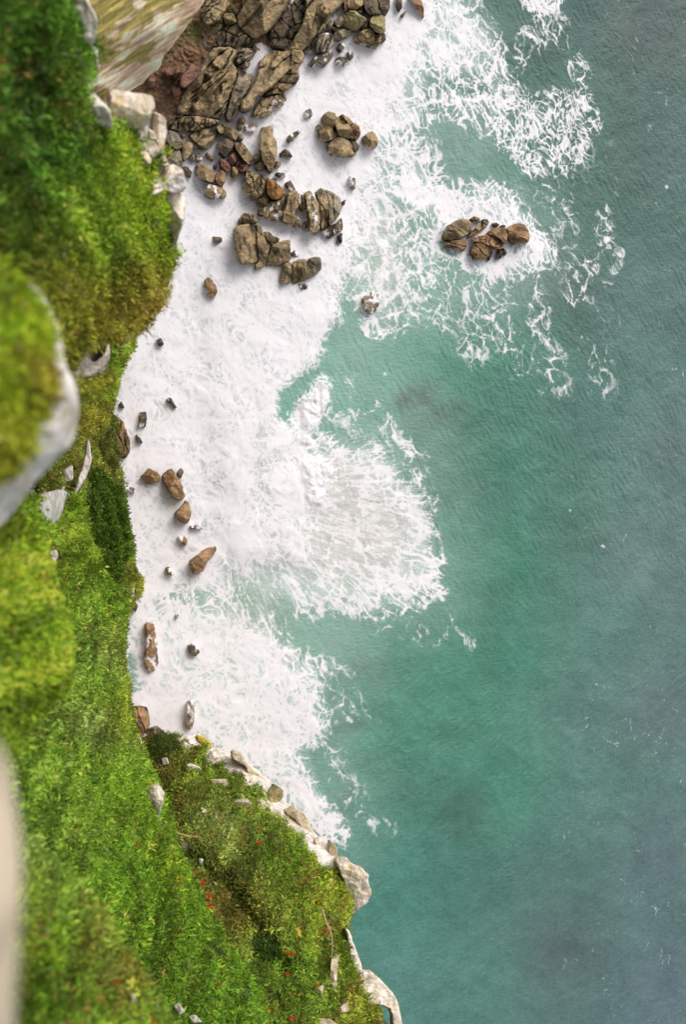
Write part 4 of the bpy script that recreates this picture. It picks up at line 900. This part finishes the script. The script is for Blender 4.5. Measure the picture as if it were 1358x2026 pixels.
# flow-aligned streaks: white noise smeared along the currents (line integral convolution)
def lic(ax, ay, steps, seed, sharp=1.0):
    rng = np.random.default_rng(seed); n = rng.random(X.shape).astype(np.float32)
    nb = n.copy()
    ny, nx = X.shape; acc = np.zeros(X.shape, np.float32)
    ii, jj = np.meshgrid(np.arange(nx, dtype=np.float32), np.arange(ny, dtype=np.float32))
    for sgn in (1, -1):
        a, b = ii.copy(), jj.copy()
        for k in range(steps):
            ia = np.clip(a.round().astype(np.int32), 0, nx - 1); ib = np.clip(b.round().astype(np.int32), 0, ny - 1)
            acc += nb[ib, ia]; a += sgn * ax[ib, ia]; b += sgn * ay[ib, ia]
    return rank01(acc)
ang = np.full(X.shape, -0.95) + 0.9 * fbm(X / 9, Y / 9, 3, 611)            # default drift: down to the right in plan
ux, uy = np.cos(ang), np.sin(ang)
o = unproj(np.array(430.0), np.array(1000.0), depth_at_z(np.array(430.0), np.array(1000.0), 0.0))
rx, ry = X - o[0], Y - o[1]; rr = np.hypot(rx, ry) + 1e-6; tw = 0.5 * fbm(X / 4, Y / 4, 3, 612) - 0.25
fxr = (rx * np.cos(tw) - ry * np.sin(tw)) / rr; fyr = (rx * np.sin(tw) + ry * np.cos(tw)) / rr
fanm = upsample(area('560,760 700,760 860,830 960,1000 950,1200 820,1280 560,1260 440,1160 450,1000', 60))
ux = ux * (1 - fanm) + fxr * fanm; uy = uy * (1 - fanm) + fyr * fanm
nl = np.hypot(ux, uy) + 1e-6; ux /= nl; uy /= nl
st_long = lic(ux, uy, 26, 621); st_short = lic(ux, uy, 9, 622)
# lacy net: cell borders of warped cells in two sizes, mixed with ridged filaments
q1 = 0.7 * fbm(X / 2.4, Y / 2.4, 2, 631) + 0.12 * fbm(X / 0.6, Y / 0.6, 2, 633); q2 = 0.7 * fbm(X / 2.4 + 30, Y / 2.4, 2, 632) + 0.12 * fbm(X / 0.6 + 9, Y / 0.6, 2, 634)
al = X * 0.55 + Y * -0.83; ac = X * 0.83 + Y * 0.55
def net(sc, seed, st=1.0, t=0.16):
    f1, f2 = worley((al / st + 1.3 * q1) / sc, (ac + 1.3 * q2) / sc, seed)
    return np.exp(-((f2 - f1) / t) ** 2)
n_a, n_b, n_c = net(1.2, 641, 1.6, 0.13), net(0.62, 642, 1.5, 0.19), net(0.36, 648, 1.3, 0.3)
lowf = fbm(X / 3, Y / 3, 3, 650)
thick = 0.5 + 0.5 * fbm(X / 1.1 + q1, Y / 1.5 + q2, 3, 656)
lace = rank01(0.6 * n_a * (0.6 + thick) + 0.5 * n_b * thick * 1.3 + 0.28 * n_c + 0.45 * lowf + 0.5 * (ridged(al / 1.9 + q1, ac / 1.0 + q2, 4, 643) - 0.5) + 0.12 * st_short)
fila = rank01(1.0 * ridged(al / 3.6 + 1.6 * q1, ac / 2.0 + 1.6 * q2, 4, 644, 0.5) + 0.2 * st_long + 0.35 * n_a + 0.5 * fbm(X / 4, Y / 4, 3, 651))
th = np.arctan2(ry, rx)
def rnet(kr, kt, seed, t):
    f1, f2 = worley(rr / kr + 0.7 * q1, th * kt + 0.7 * q2, seed)
    return np.exp(-((f2 - f1) / t) ** 2)
rad = rank01(0.45 * st_long + 0.6 * rnet(2.6, 17.0, 657, 0.15) * (0.5 + thick) + 0.4 * rnet(1.3, 30.0, 658, 0.22) * thick * 1.3 + 0.35 * ridged(X / 2.6 + q1, Y / 2.6 + q2, 3, 645) + 0.5 * fbm(X / 2.5, Y / 2.5, 3, 652))
blot = rank01(0.5 * n_b + 0.45 * n_c + 0.7 * fbm(al / 1.3 + 0.5 * q1, ac / 0.7 + 0.5 * q2, 3, 647) + 0.2 * st_short + 0.5 * fbm(X / 2.4, Y / 2.4, 2, 653))
def cov(mask, N, soft=0.1):
    return sstep(-soft, soft, mask - (1 - N) * 0.999 - 0.001) * sstep(0.01, 0.08, mask)
NOF = []
foam = np.zeros(X.shape); dense = np.zeros(X.shape)
fine = rank01(0.45 * n_b + 0.5 * n_c + 0.25 * n_a + 0.4 * fbm(X / 1.2, Y / 1.2, 3, 654) + 0.2 * st_short)
def lay(mask, N, soft=0.1, op=1.0):
    global foam
    m = upsample(mask)
    a = op * 0.55 * cov(m * 0.97, N, 0.38 + 1.8 * soft)
    b = op * 0.82 * cov(m * 0.76, rank01(0.42 * N + 0.58 * fine), 0.22 + soft * 1.0)
    foam = 1 - (1 - foam) * (1 - a) * (1 - b)
MAIN = '-300,-60 835,-60 852,30 842,90 806,140 790,200 776,250 730,300 748,335 716,380 696,430 700,480 686,540 664,600 646,650 636,700 606,736 568,770 548,800 545,835 575,848 640,765 645,800 622,850 604,880 596,905 630,915 655,945 640,985 606,1008 588,1022 600,1050 612,1082 590,1118 575,1092 556,1070 534,1092 505,1104 478,1130 452,1132 446,1185 400,1165 330,1180 270,1230 250,1300 262,1362 330,1370 372,1350 375,1440 365,1480 -300,1600'
m_main = np.maximum(area(MAIN, 13) * 0.8 + 0.2 * area(MAIN, 40), 0)
hol = area('520,905 548,890 575,905 560,950 545,1010 500,1020 495,960', 14) * 0.55 + area('548,790 590,752 610,760 590,800 560,838 540,836', 9) * 0.9
m_main = np.clip(m_main - hol, 0, 1)
lay(np.clip(m_main * (0.9 + 0.7 * fbm(cx / 55, cy / 55, 4, 655)), 0, 1.2), rank01(0.5 * lace + 0.3 * fine + 0.3 * st_long), 0.3)
lay(m_main * 0.5, blot, 0.3, 0.4)
lay(area('575,855 560,835 600,790 632,752 642,770 645,800 622,850 600,888 575,890', 8), blot, 0.2)
lay(area('590,915 625,908 655,940 640,985 606,1010 580,1004', 8) * 0.97, blot, 0.2)
lay(area('770,-60 905,-60 955,60 985,130 960,172 905,150 858,140 838,250 865,330 820,335 760,262 770,150', 35) * 0.72, lace, 0.16)
lay(area('690,300 780,280 830,300 872,350 905,405 890,445 850,425 800,400 740,420 690,450', 26) * 0.66, lace, 0.14)
lay(area('690,400 790,390 850,460 850,560 800,640 760,668 735,650 700,610 680,540', 28) * 0.42, rad, 0.14)
lay(area('700,590 740,580 765,640 752,668 720,650', 12) * 0.6, lace, 0.12)
lay(area('770,290 812,292 870,350 902,402 880,440 850,420 800,380', 16) * 0.8, lace, 0.12)
lay(area('835,170 900,175 985,185 1012,240 985,280 940,252 860,232', 26) * 0.5, lace, 0.1)
lay(area('945,190 1010,165 1060,188 1120,178 1168,195 1178,250 1165,312 1120,342 1050,346 1008,312 972,272', 14) * 0.52, blot, 0.12)
lay(area('950,80 1010,100 1040,50 1090,15 1128,40 1122,100 1080,90 1060,120 1030,165 980,205', 16) * 0.3, fila, 0.1)
lay(area('1028,-40 1130,-40 1112,18 1082,34 1050,14', 7) * 0.92, blot, 0.12)
lay(area('1120,128 1150,110 1167,150 1152,178 1130,162', 9) * 0.42, blot, 0.1)
lay(area('838,408 900,368 960,355 1012,388 1055,430 1092,480 1100,532 1066,522 1040,540 1000,562 960,566 930,540 880,520 850,490', 13) * 0.62, lace, 0.12)
lay(area('870,425 905,395 960,385 1010,410 1050,440 1075,490 1040,520 980,545 920,520 875,490', 14) * 0.8, blot, 0.16)
lay(area('760,380 850,430 880,520 960,566 1010,580 1000,690 940,720 900,670 830,620 800,560', 34) * 0.19, lace, 0.12)
lay(stroke('1048,540 1062,590 1072,640 1092,690 1100,715', 17) * 0.28, fila, 0.1)
lay(stroke('1190,420 1196,470 1180,510 1150,560 1128,580', 14) * 0.28, fila, 0.1)
lay(stroke('1205,450 1218,500 1200,560', 10) * 0.18, fila, 0.1)
lay(stroke('1100,380 1130,520 1160,640 1200,760', 40) * 0.1, fila, 0.08)
lay(area('600,880 690,868 765,900 822,950 862,1035 875,1110 865,1172 800,1212 700,1214 570,1202 470,1182 448,1122 560,1080 600,1010 625,945', 34) * 0.24, rad, 0.2)
lay(area('600,880 650,865 720,900 770,960 760,1010 690,985 640,940', 24) * 0.2, fila, 0.1)
lay(area('745,900 800,945 852,1035 876,1110 866,1176 835,1186 826,1120 786,1010 735,940', 20) * 0.6, rad, 0.18)
lay(area('560,1150 700,1160 830,1130 870,1165 800,1214 700,1216 580,1205', 16) * 0.42, rad, 0.12)
lay(stroke('590,880 650,868 705,900 745,935', 15) * 0.5, rad, 0.12)
lay(stroke('690,770 735,800 780,850 812,890 845,950 870,1000', 15) * 0.34, fila, 0.1)
lay(stroke('640,800 700,830 760,870', 22) * 0.16, fila, 0.1)
lay(stroke('530,1030 600,1090 700,1130 800,1150', 60) * 0.22, rad, 0.1)
lay(area('230,1190 380,1188 445,1215 520,1262 592,1312 632,1372 650,1432 615,1470 582,1492 622,1560 660,1600 684,1655 640,1672 560,1580 480,1510 400,1470 300,1470', 24) * 0.9, lace, 0.2)
lay(area('370,1350 470,1330 560,1360 610,1420 580,1490 480,1500 390,1450', 26) * 0.6, blot, 0.16)
lay(area('440,1180 520,1230 600,1300 640,1370 600,1400 520,1330 440,1260', 26) * 0.45, rad, 0.12)
lay(area('560,1500 630,1560 690,1650 660,1700 600,1620', 22) * 0.45, fila, 0.12)
lay(area('330,1190 430,1180 445,1280 420,1330 340,1300', 30) * 0.45, lace, 0.14)
for s_, w_, m_ in (('700,1350 730,1400 755,1440', 7, .1), ('560,1240 640,1330 700,1420', 16, .18), ('880,1230 905,1262 930,1285', 8, .16), ('640,1480 690,1560 760,1640', 30, .1), ('540,1225 620,1300 690,1330', 18, .16),
                   ('960,420 1100,360 1200,300', 60, .05), ('1000,640 1050,720 1100,760', 26, .13), ('660,1180 760,1230 860,1260', 26, .12), ('980,620 1010,680 1020,740', 14, .18)):
    lay(stroke(s_, w_) * m_, fila, 0.09)
spots = np.zeros(X.shape)
for a, b, r in ((1195, 1080, 6), (1130, 1010, 4), (760, 740, 6), (1095, 402, 5), (1320, 370, 6)):
    spots = np.maximum(spots, np.exp(-(((PXs - a) / (0.75 * r)) ** 2 + ((PYs - b) / (0.45 * r)) ** 2)))
foam = np.maximum(foam, 0.6 * cov(spots * 0.7, blot, 0.25))
caps = sstep(0.985, 0.999, fila) * sstep(900, 1250, PXs) * 0.35; foam = np.maximum(foam, caps)
# air and sand stirred into the water under and round the foam
mk = lambda s, soft: upsample(area(s, soft))
milk = 0.85 * upsample(area(MAIN, 26))
milk = np.maximum(milk, 0.92 * mk('600,885 690,870 765,900 822,955 855,1040 868,1110 855,1170 800,1205 700,1208 570,1200 480,1170 455,1120 560,1060 600,1000', 36))
milk = np.maximum(milk, 0.62 * mk('680,240 780,230 840,330 900,400 880,440 800,420 810,520 770,650 720,640 670,560', 45))
milk = np.maximum(milk, 0.7 * mk('780,-60 900,-60 955,60 975,140 900,150 850,140 830,240 760,240', 40))
milk = np.maximum(milk, 0.88 * mk('240,1190 440,1190 540,1250 640,1360 650,1440 600,1490 640,1570 680,1650 620,1640 480,1510 300,1460', 40))
milk = np.maximum(milk, 0.5 * mk('840,400 960,360 1050,420 1090,520 1000,560 900,530 850,480', 25))
milk = np.maximum(milk, 0.3 * mk('440,1130 560,1140 700,1200 860,1190 830,1250 700,1270 560,1260 470,1220', 40))
milk = np.maximum(milk, 0.28 * mk('600,690 640,640 760,640 720,720 640,900 700,860 790,900 900,1060 880,1180 800,1100 700,900 640,900', 50))
milk = np.maximum(milk, 0.34 * mk('600,600 700,560 800,640 830,760 900,900 930,1080 900,1220 760,1260 700,1400 720,1560 700,1700 600,1600 560,1300 460,1200 500,900', 110))
milk = np.maximum(milk, 0.3 * mk('760,200 900,150 1000,230 960,340 1080,420 1110,540 1000,640 860,680 720,640', 80))
milk = milk * (0.93 + 0.3 * fbm(X / 1.6, Y / 1.6, 4, 661)) + 0.22 * foam
milk = np.clip(milk, 0, 0.95)
sand = mk('640,880 720,880 800,960 830,1060 800,1150 680,1170 600,1130 480,1110 470,1040 520,930 600,930', 70) * 0.9 + 0.75 * mk('700,420 800,430 800,620 730,630 690,520', 45) + 0.5 * mk('380,1150 560,1180 600,1300 440,1300', 50)
SAM = [(1300, 50, (84, 100, 97)), (1100, 60, (72, 103, 96)), (1000, 80, (84, 117, 108)), (900, 230, (88, 127, 113)), (950, 330, (96, 139, 124)), (1200, 300, (80, 109, 101)), (1320, 300, (84, 110, 104)), (1250, 600, (96, 122, 118)), (1330, 900, (103, 126, 122)), (1100, 560, (88, 114, 104)), (950, 620, (94, 139, 123)), (800, 580, (124, 166, 148)), (700, 680, (118, 164, 145)), (760, 720, (86, 151, 123)), (900, 720, (90, 144, 123)), (1000, 800, (83, 129, 114)), (1150, 800, (92, 127, 118)), (700, 830, (97, 153, 132)), (900, 900, (70, 125, 105)), (950, 1000, (80, 132, 114)), (1000, 1120, (78, 137, 115)), (1100, 1050, (86, 125, 112)), (1250, 1100, (113, 137, 131)), (850, 1280, (90, 143, 122)), (600, 1250, (122, 169, 149)), (700, 1350, (96, 146, 128)), (900, 1400, (88, 144, 122)), (1000, 1300, (84, 138, 119)), (1150, 1400, (100, 133, 124)), (1300, 1400, (104, 124, 124)), (760, 1500, (90, 144, 125)), (900, 1600, (84, 128, 115)), (1000, 1550, (84, 139, 119)), (1150, 1600, (98, 133, 124)), (1310, 1700, (101, 122, 124)), (750, 1780, (86, 139, 127)), (850, 1800, (84, 130, 117)), (950, 1900, (96, 138, 127)), (800, 1920, (98, 143, 135)), (1100, 1880, (95, 112, 112)), (1330, 1960, (100, 120, 125)), (700, 1650, (88, 144, 128)), (1320, 1150, (106, 129, 126)), (1200, 1200, (96, 131, 122)), (640, 740, (104, 162, 140)), (500, 1180, (150, 176, 159))]
base = np.stack([upsample(idw(SAM, cx, cy, 3.0, 60.0)[..., k]) for k in range(3)], -1)
chop1 = ridged((X * 0.5 - Y * 0.86) / 1.5 + 0.3 * q1, (X * 0.86 + Y * 0.5) / 0.55 + 0.3 * q2, 3, 691)
chop2 = ridged((X * 0.6 + Y * 0.8) / 1.5 + 0.3 * q1, (X * 0.8 - Y * 0.6) / 0.55 + 0.3 * q2, 3, 692)
wmix = np.clip(sstep(900, 1500, PYs) + 0.5 * fbm(X / 6, Y / 6, 2, 698), 0, 1)
chop = chop1 * (1 - wmix) + chop2 * wmix
mott = upsample(0.6 * fbm(Xc / 6, Yc / 6, 4, 671) + 0.5 * fbm(Xc / 1.9, Yc / 1.9, 3, 672))
base = np.maximum(base - 0.016, 0.01) * 1.0 * np.exp(0.34 * mott + 0.08 * (chop - 0.6) + 0.1 * fbm(X / 0.5, Y / 0.5, 3, 673))[..., None]
reef = np.zeros_like(cx)
for a, b, ra, rb, k in ((826, 783, 38, 30, .95), (862, 822, 66, 44, .6), (900, 850, 80, 60, .3), (712, 1312, 22, 22, .4), (700, 1440, 24, 22, .5), (692, 1580, 18, 34, .5), (915, 1615, 48, 44, .42), (1000, 1180, 70, 40, .2), (790, 1550, 60, 60, .2), (760, 1330, 50, 30, .25), (1150, 850, 130, 50, .12), (980, 1850, 90, 60, .15), (850, 1950, 80, 40, .15), (960, 980, 60, 40, .14), (660, 1380, 20, 40, .25), (1120, 1080, 60, 40, .12), (1010, 1720, 120, 50, .16), (880, 1450, 60, 30, .16)):
    q = ((cx + wx - a) / ra) ** 2 + ((cy + wy - b) / rb) ** 2
    reef = np.maximum(reef, k * np.exp(-q))
reef = upsample(reef * (1 + 0.9 * fbm(Xc / 1.1, Yc / 1.1, 4, 681)))
reef = np.clip(reef, 0, 0.9)[..., None]
base = base * (1 - reef) + lin((70, 88, 82)) * reef
milkc = lin((188, 210, 204)) * (1 - np.clip(sand, 0, 1)[..., None]) + lin((224, 218, 214)) * np.clip(sand, 0, 1)[..., None]
dn = upsample(area(MAIN, 30))[..., None]; milkc = milkc * (1 - dn) + lin((211, 211, 214)) * dn
water = base * (1 - milk[..., None]) + milkc * milk[..., None]
# relief: swell, wind chop, piled-up foam and the two breaking crests
near = sstep(140, 60, np.hypot(X - 40, Y))
calm = 1 - 0.95 * np.clip(milk * 1.25, 0, 1)
Z = 0.2 * fbm(X / 9, Y / 9, 2, 693) + near * calm * 0.07 * fbm(X / 3 + 0.3 * q1, Y / 2.2, 2, 697) + calm * near * 0.085 * (chop - 0.5)
lump = fbm(X / 0.8 + q1, Y / 0.8 + q2, 4, 694, 0.6)
Z += near * milk * (0.05 + 0.02 * lump + 0.10 * fbm(X / 2.6 + q1, Y / 2.6, 3, 696))
crest = upsample(np.maximum(area('600,780 634,752 643,770 645,800 622,850 602,886 585,880 600,830', 10), area('596,920 626,908 655,940 640,985 610,1004', 10)))
Z += near * crest * (0.3 + 0.25 * lump)
Z += near * 0.35 * upsample(area('400,480 690,480 650,650 640,720 560,800 560,900 640,930 600,1010 600,1100 460,1120 420,900', 40))
deep = upsample(np.maximum(0, area('318,262 370,246 430,252 440,262 400,290 360,300 335,300', 10)))
Z -= 0.25 * deep
V = np.stack([X, Y, Z], -1).reshape(-1, 3)
idx = np.arange(X.size).reshape(X.shape)
Fq = np.stack([idx[:-1, :-1], idx[:-1, 1:], idx[1:, 1:], idx[1:, :-1]], -1).reshape(-1, 4)

mw, nt, N, L, b = new_mat('sea_water')
at = N.new('ShaderNodeAttribute'); at.attribute_name = 'Col'; fo = N.new('ShaderNodeAttribute'); fo.attribute_name = 'foam'
tc = N.new('ShaderNodeTexCoord')
nz = N.new('ShaderNodeTexNoise'); nz.inputs['Scale'].default_value = 5.0; nz.inputs['Detail'].default_value = 7; nz.inputs['Roughness'].default_value = 0.7; L.new(tc.outputs['Object'], nz.inputs['Vector'])
ad = N.new('ShaderNodeMath'); ad.operation = 'MULTIPLY_ADD'; L.new(nz.outputs['Fac'], ad.inputs[0]); ad.inputs[1].default_value = 0.5; ad.inputs[2].default_value = -0.25
sm = N.new('ShaderNodeMath'); sm.operation = 'ADD'; L.new(fo.outputs['Fac'], sm.inputs[0]); L.new(ad.outputs[0], sm.inputs[1])
mr = N.new('ShaderNodeMapRange'); mr.interpolation_type = 'SMOOTHSTEP'; mr.inputs['From Min'].default_value = 0.02; mr.inputs['From Max'].default_value = 0.92; L.new(sm.outputs[0], mr.inputs['Value'])
ed = N.new('ShaderNodeMapRange'); ed.inputs['From Min'].default_value = 0.0; ed.inputs['From Max'].default_value = 0.2; L.new(fo.outputs['Fac'], ed.inputs['Value'])
ml = N.new('ShaderNodeMath'); ml.operation = 'MULTIPLY'; L.new(mr.outputs['Result'], ml.inputs[0]); L.new(ed.outputs['Result'], ml.inputs[1])
mix = N.new('ShaderNodeMix'); mix.data_type = 'RGBA'; L.new(ml.outputs[0], mix.inputs[0]); L.new(at.outputs['Color'], mix.inputs[6]); mix.inputs[7].default_value = (0.89, 0.86, 0.88, 1)
L.new(mix.outputs[2], b.inputs['Base Color'])
rg = N.new('ShaderNodeMapRange'); rg.inputs['To Min'].default_value = 0.22; rg.inputs['To Max'].default_value = 0.9; L.new(ml.outputs[0], rg.inputs['Value']); L.new(rg.outputs['Result'], b.inputs['Roughness'])
b.inputs['IOR'].default_value = 1.33
mp = N.new('ShaderNodeMapping'); mp.inputs['Rotation'].default_value = (0, 0, 0.9); mp.inputs['Scale'].default_value = (1.1, 3.2, 1); L.new(tc.outputs['Object'], mp.inputs['Vector'])
n2 = N.new('ShaderNodeTexNoise'); n2.inputs['Scale'].default_value = 1.3; n2.inputs['Detail'].default_value = 6; n2.inputs['Roughness'].default_value = 0.6; L.new(mp.outputs[0], n2.inputs['Vector'])
hs = N.new('ShaderNodeMath'); hs.operation = 'ADD'; L.new(n2.outputs['Fac'], hs.inputs[0]); L.new(nz.outputs['Fac'], hs.inputs[1])
bp = N.new('ShaderNodeBump'); bs = N.new('ShaderNodeMapRange'); bs.inputs['To Min'].default_value = 0.8; bs.inputs['To Max'].default_value = 0.05; L.new(ml.outputs[0], bs.inputs['Value']); L.new(bs.outputs['Result'], bp.inputs['Strength']); bp.inputs['Distance'].default_value = 0.08; L.new(hs.outputs[0], bp.inputs['Height']); L.new(bp.outputs['Normal'], b.inputs['Normal'])
sea = link_mesh('sea', V, Fq, mw, water.reshape(-1, 3), extra={'foam': foam.ravel()}, origin=np.zeros(3))
tag(sea, 'green sea with white surf breaking into the cove', kind='structure')

# ------------------------------------------------------------------ light, sky, camera
sun_el, sun_az = math.radians(47), math.radians(64)       # azimuth measured from +x towards +y
sd = np.array([math.cos(sun_el) * math.cos(sun_az), math.cos(sun_el) * math.sin(sun_az), math.sin(sun_el)])
w = bpy.data.worlds.new('World'); bpy.context.scene.world = w; w.use_nodes = True
N, L = w.node_tree.nodes, w.node_tree.links
sky = N.new('ShaderNodeTexSky'); sky.sky_type = 'NISHITA'; sky.sun_disc = False; sky.sun_elevation = sun_el; sky.sun_rotation = math.pi / 2 - sun_az
sky.dust_density = 4.0; sky.air_density = 1.0; sky.ozone_density = 0.6
hsv = N.new('ShaderNodeHueSaturation'); hsv.inputs['Saturation'].default_value = 0.3; L.new(sky.outputs[0], hsv.inputs['Color'])
L.new(hsv.outputs[0], N['Background'].inputs['Color']); N['Background'].inputs['Strength'].default_value = 0.138
ld = bpy.data.lights.new('sun', 'SUN'); ld.energy = 1.1; ld.angle = math.radians(36); ld.color = (1.0, 0.95, 0.9)
lo = bpy.data.objects.new('sun', ld); C.objects.link(lo)
from mathutils import Vector, Matrix
lo.rotation_euler = Vector(-sd).to_track_quat('-Z', 'Y').to_euler()
cd = bpy.data.cameras.new('camera'); co = bpy.data.objects.new('camera', cd); C.objects.link(co)
cd.sensor_fit = 'VERTICAL'; cd.sensor_height = 36.0; cd.lens = 36.0 * F / 2026.0; cd.clip_start = 0.1; cd.clip_end = 6000
co.matrix_world = Matrix(((RT[0], UP[0], -FW[0], CAM[0]), (RT[1], UP[1], -FW[1], CAM[1]), (RT[2], UP[2], -FW[2], CAM[2]), (0, 0, 0, 1)))
cd.dof.use_dof = True; cd.dof.focus_distance = 78.0; cd.dof.aperture_fstop = 0.42
sc = bpy.context.scene; sc.camera = co
sc.view_settings.view_transform = 'Standard'; sc.view_settings.look = 'None'; sc.view_settings.exposure = 0.1; sc.view_settings.gamma = 1.0
sc.cycles.max_bounces = 5
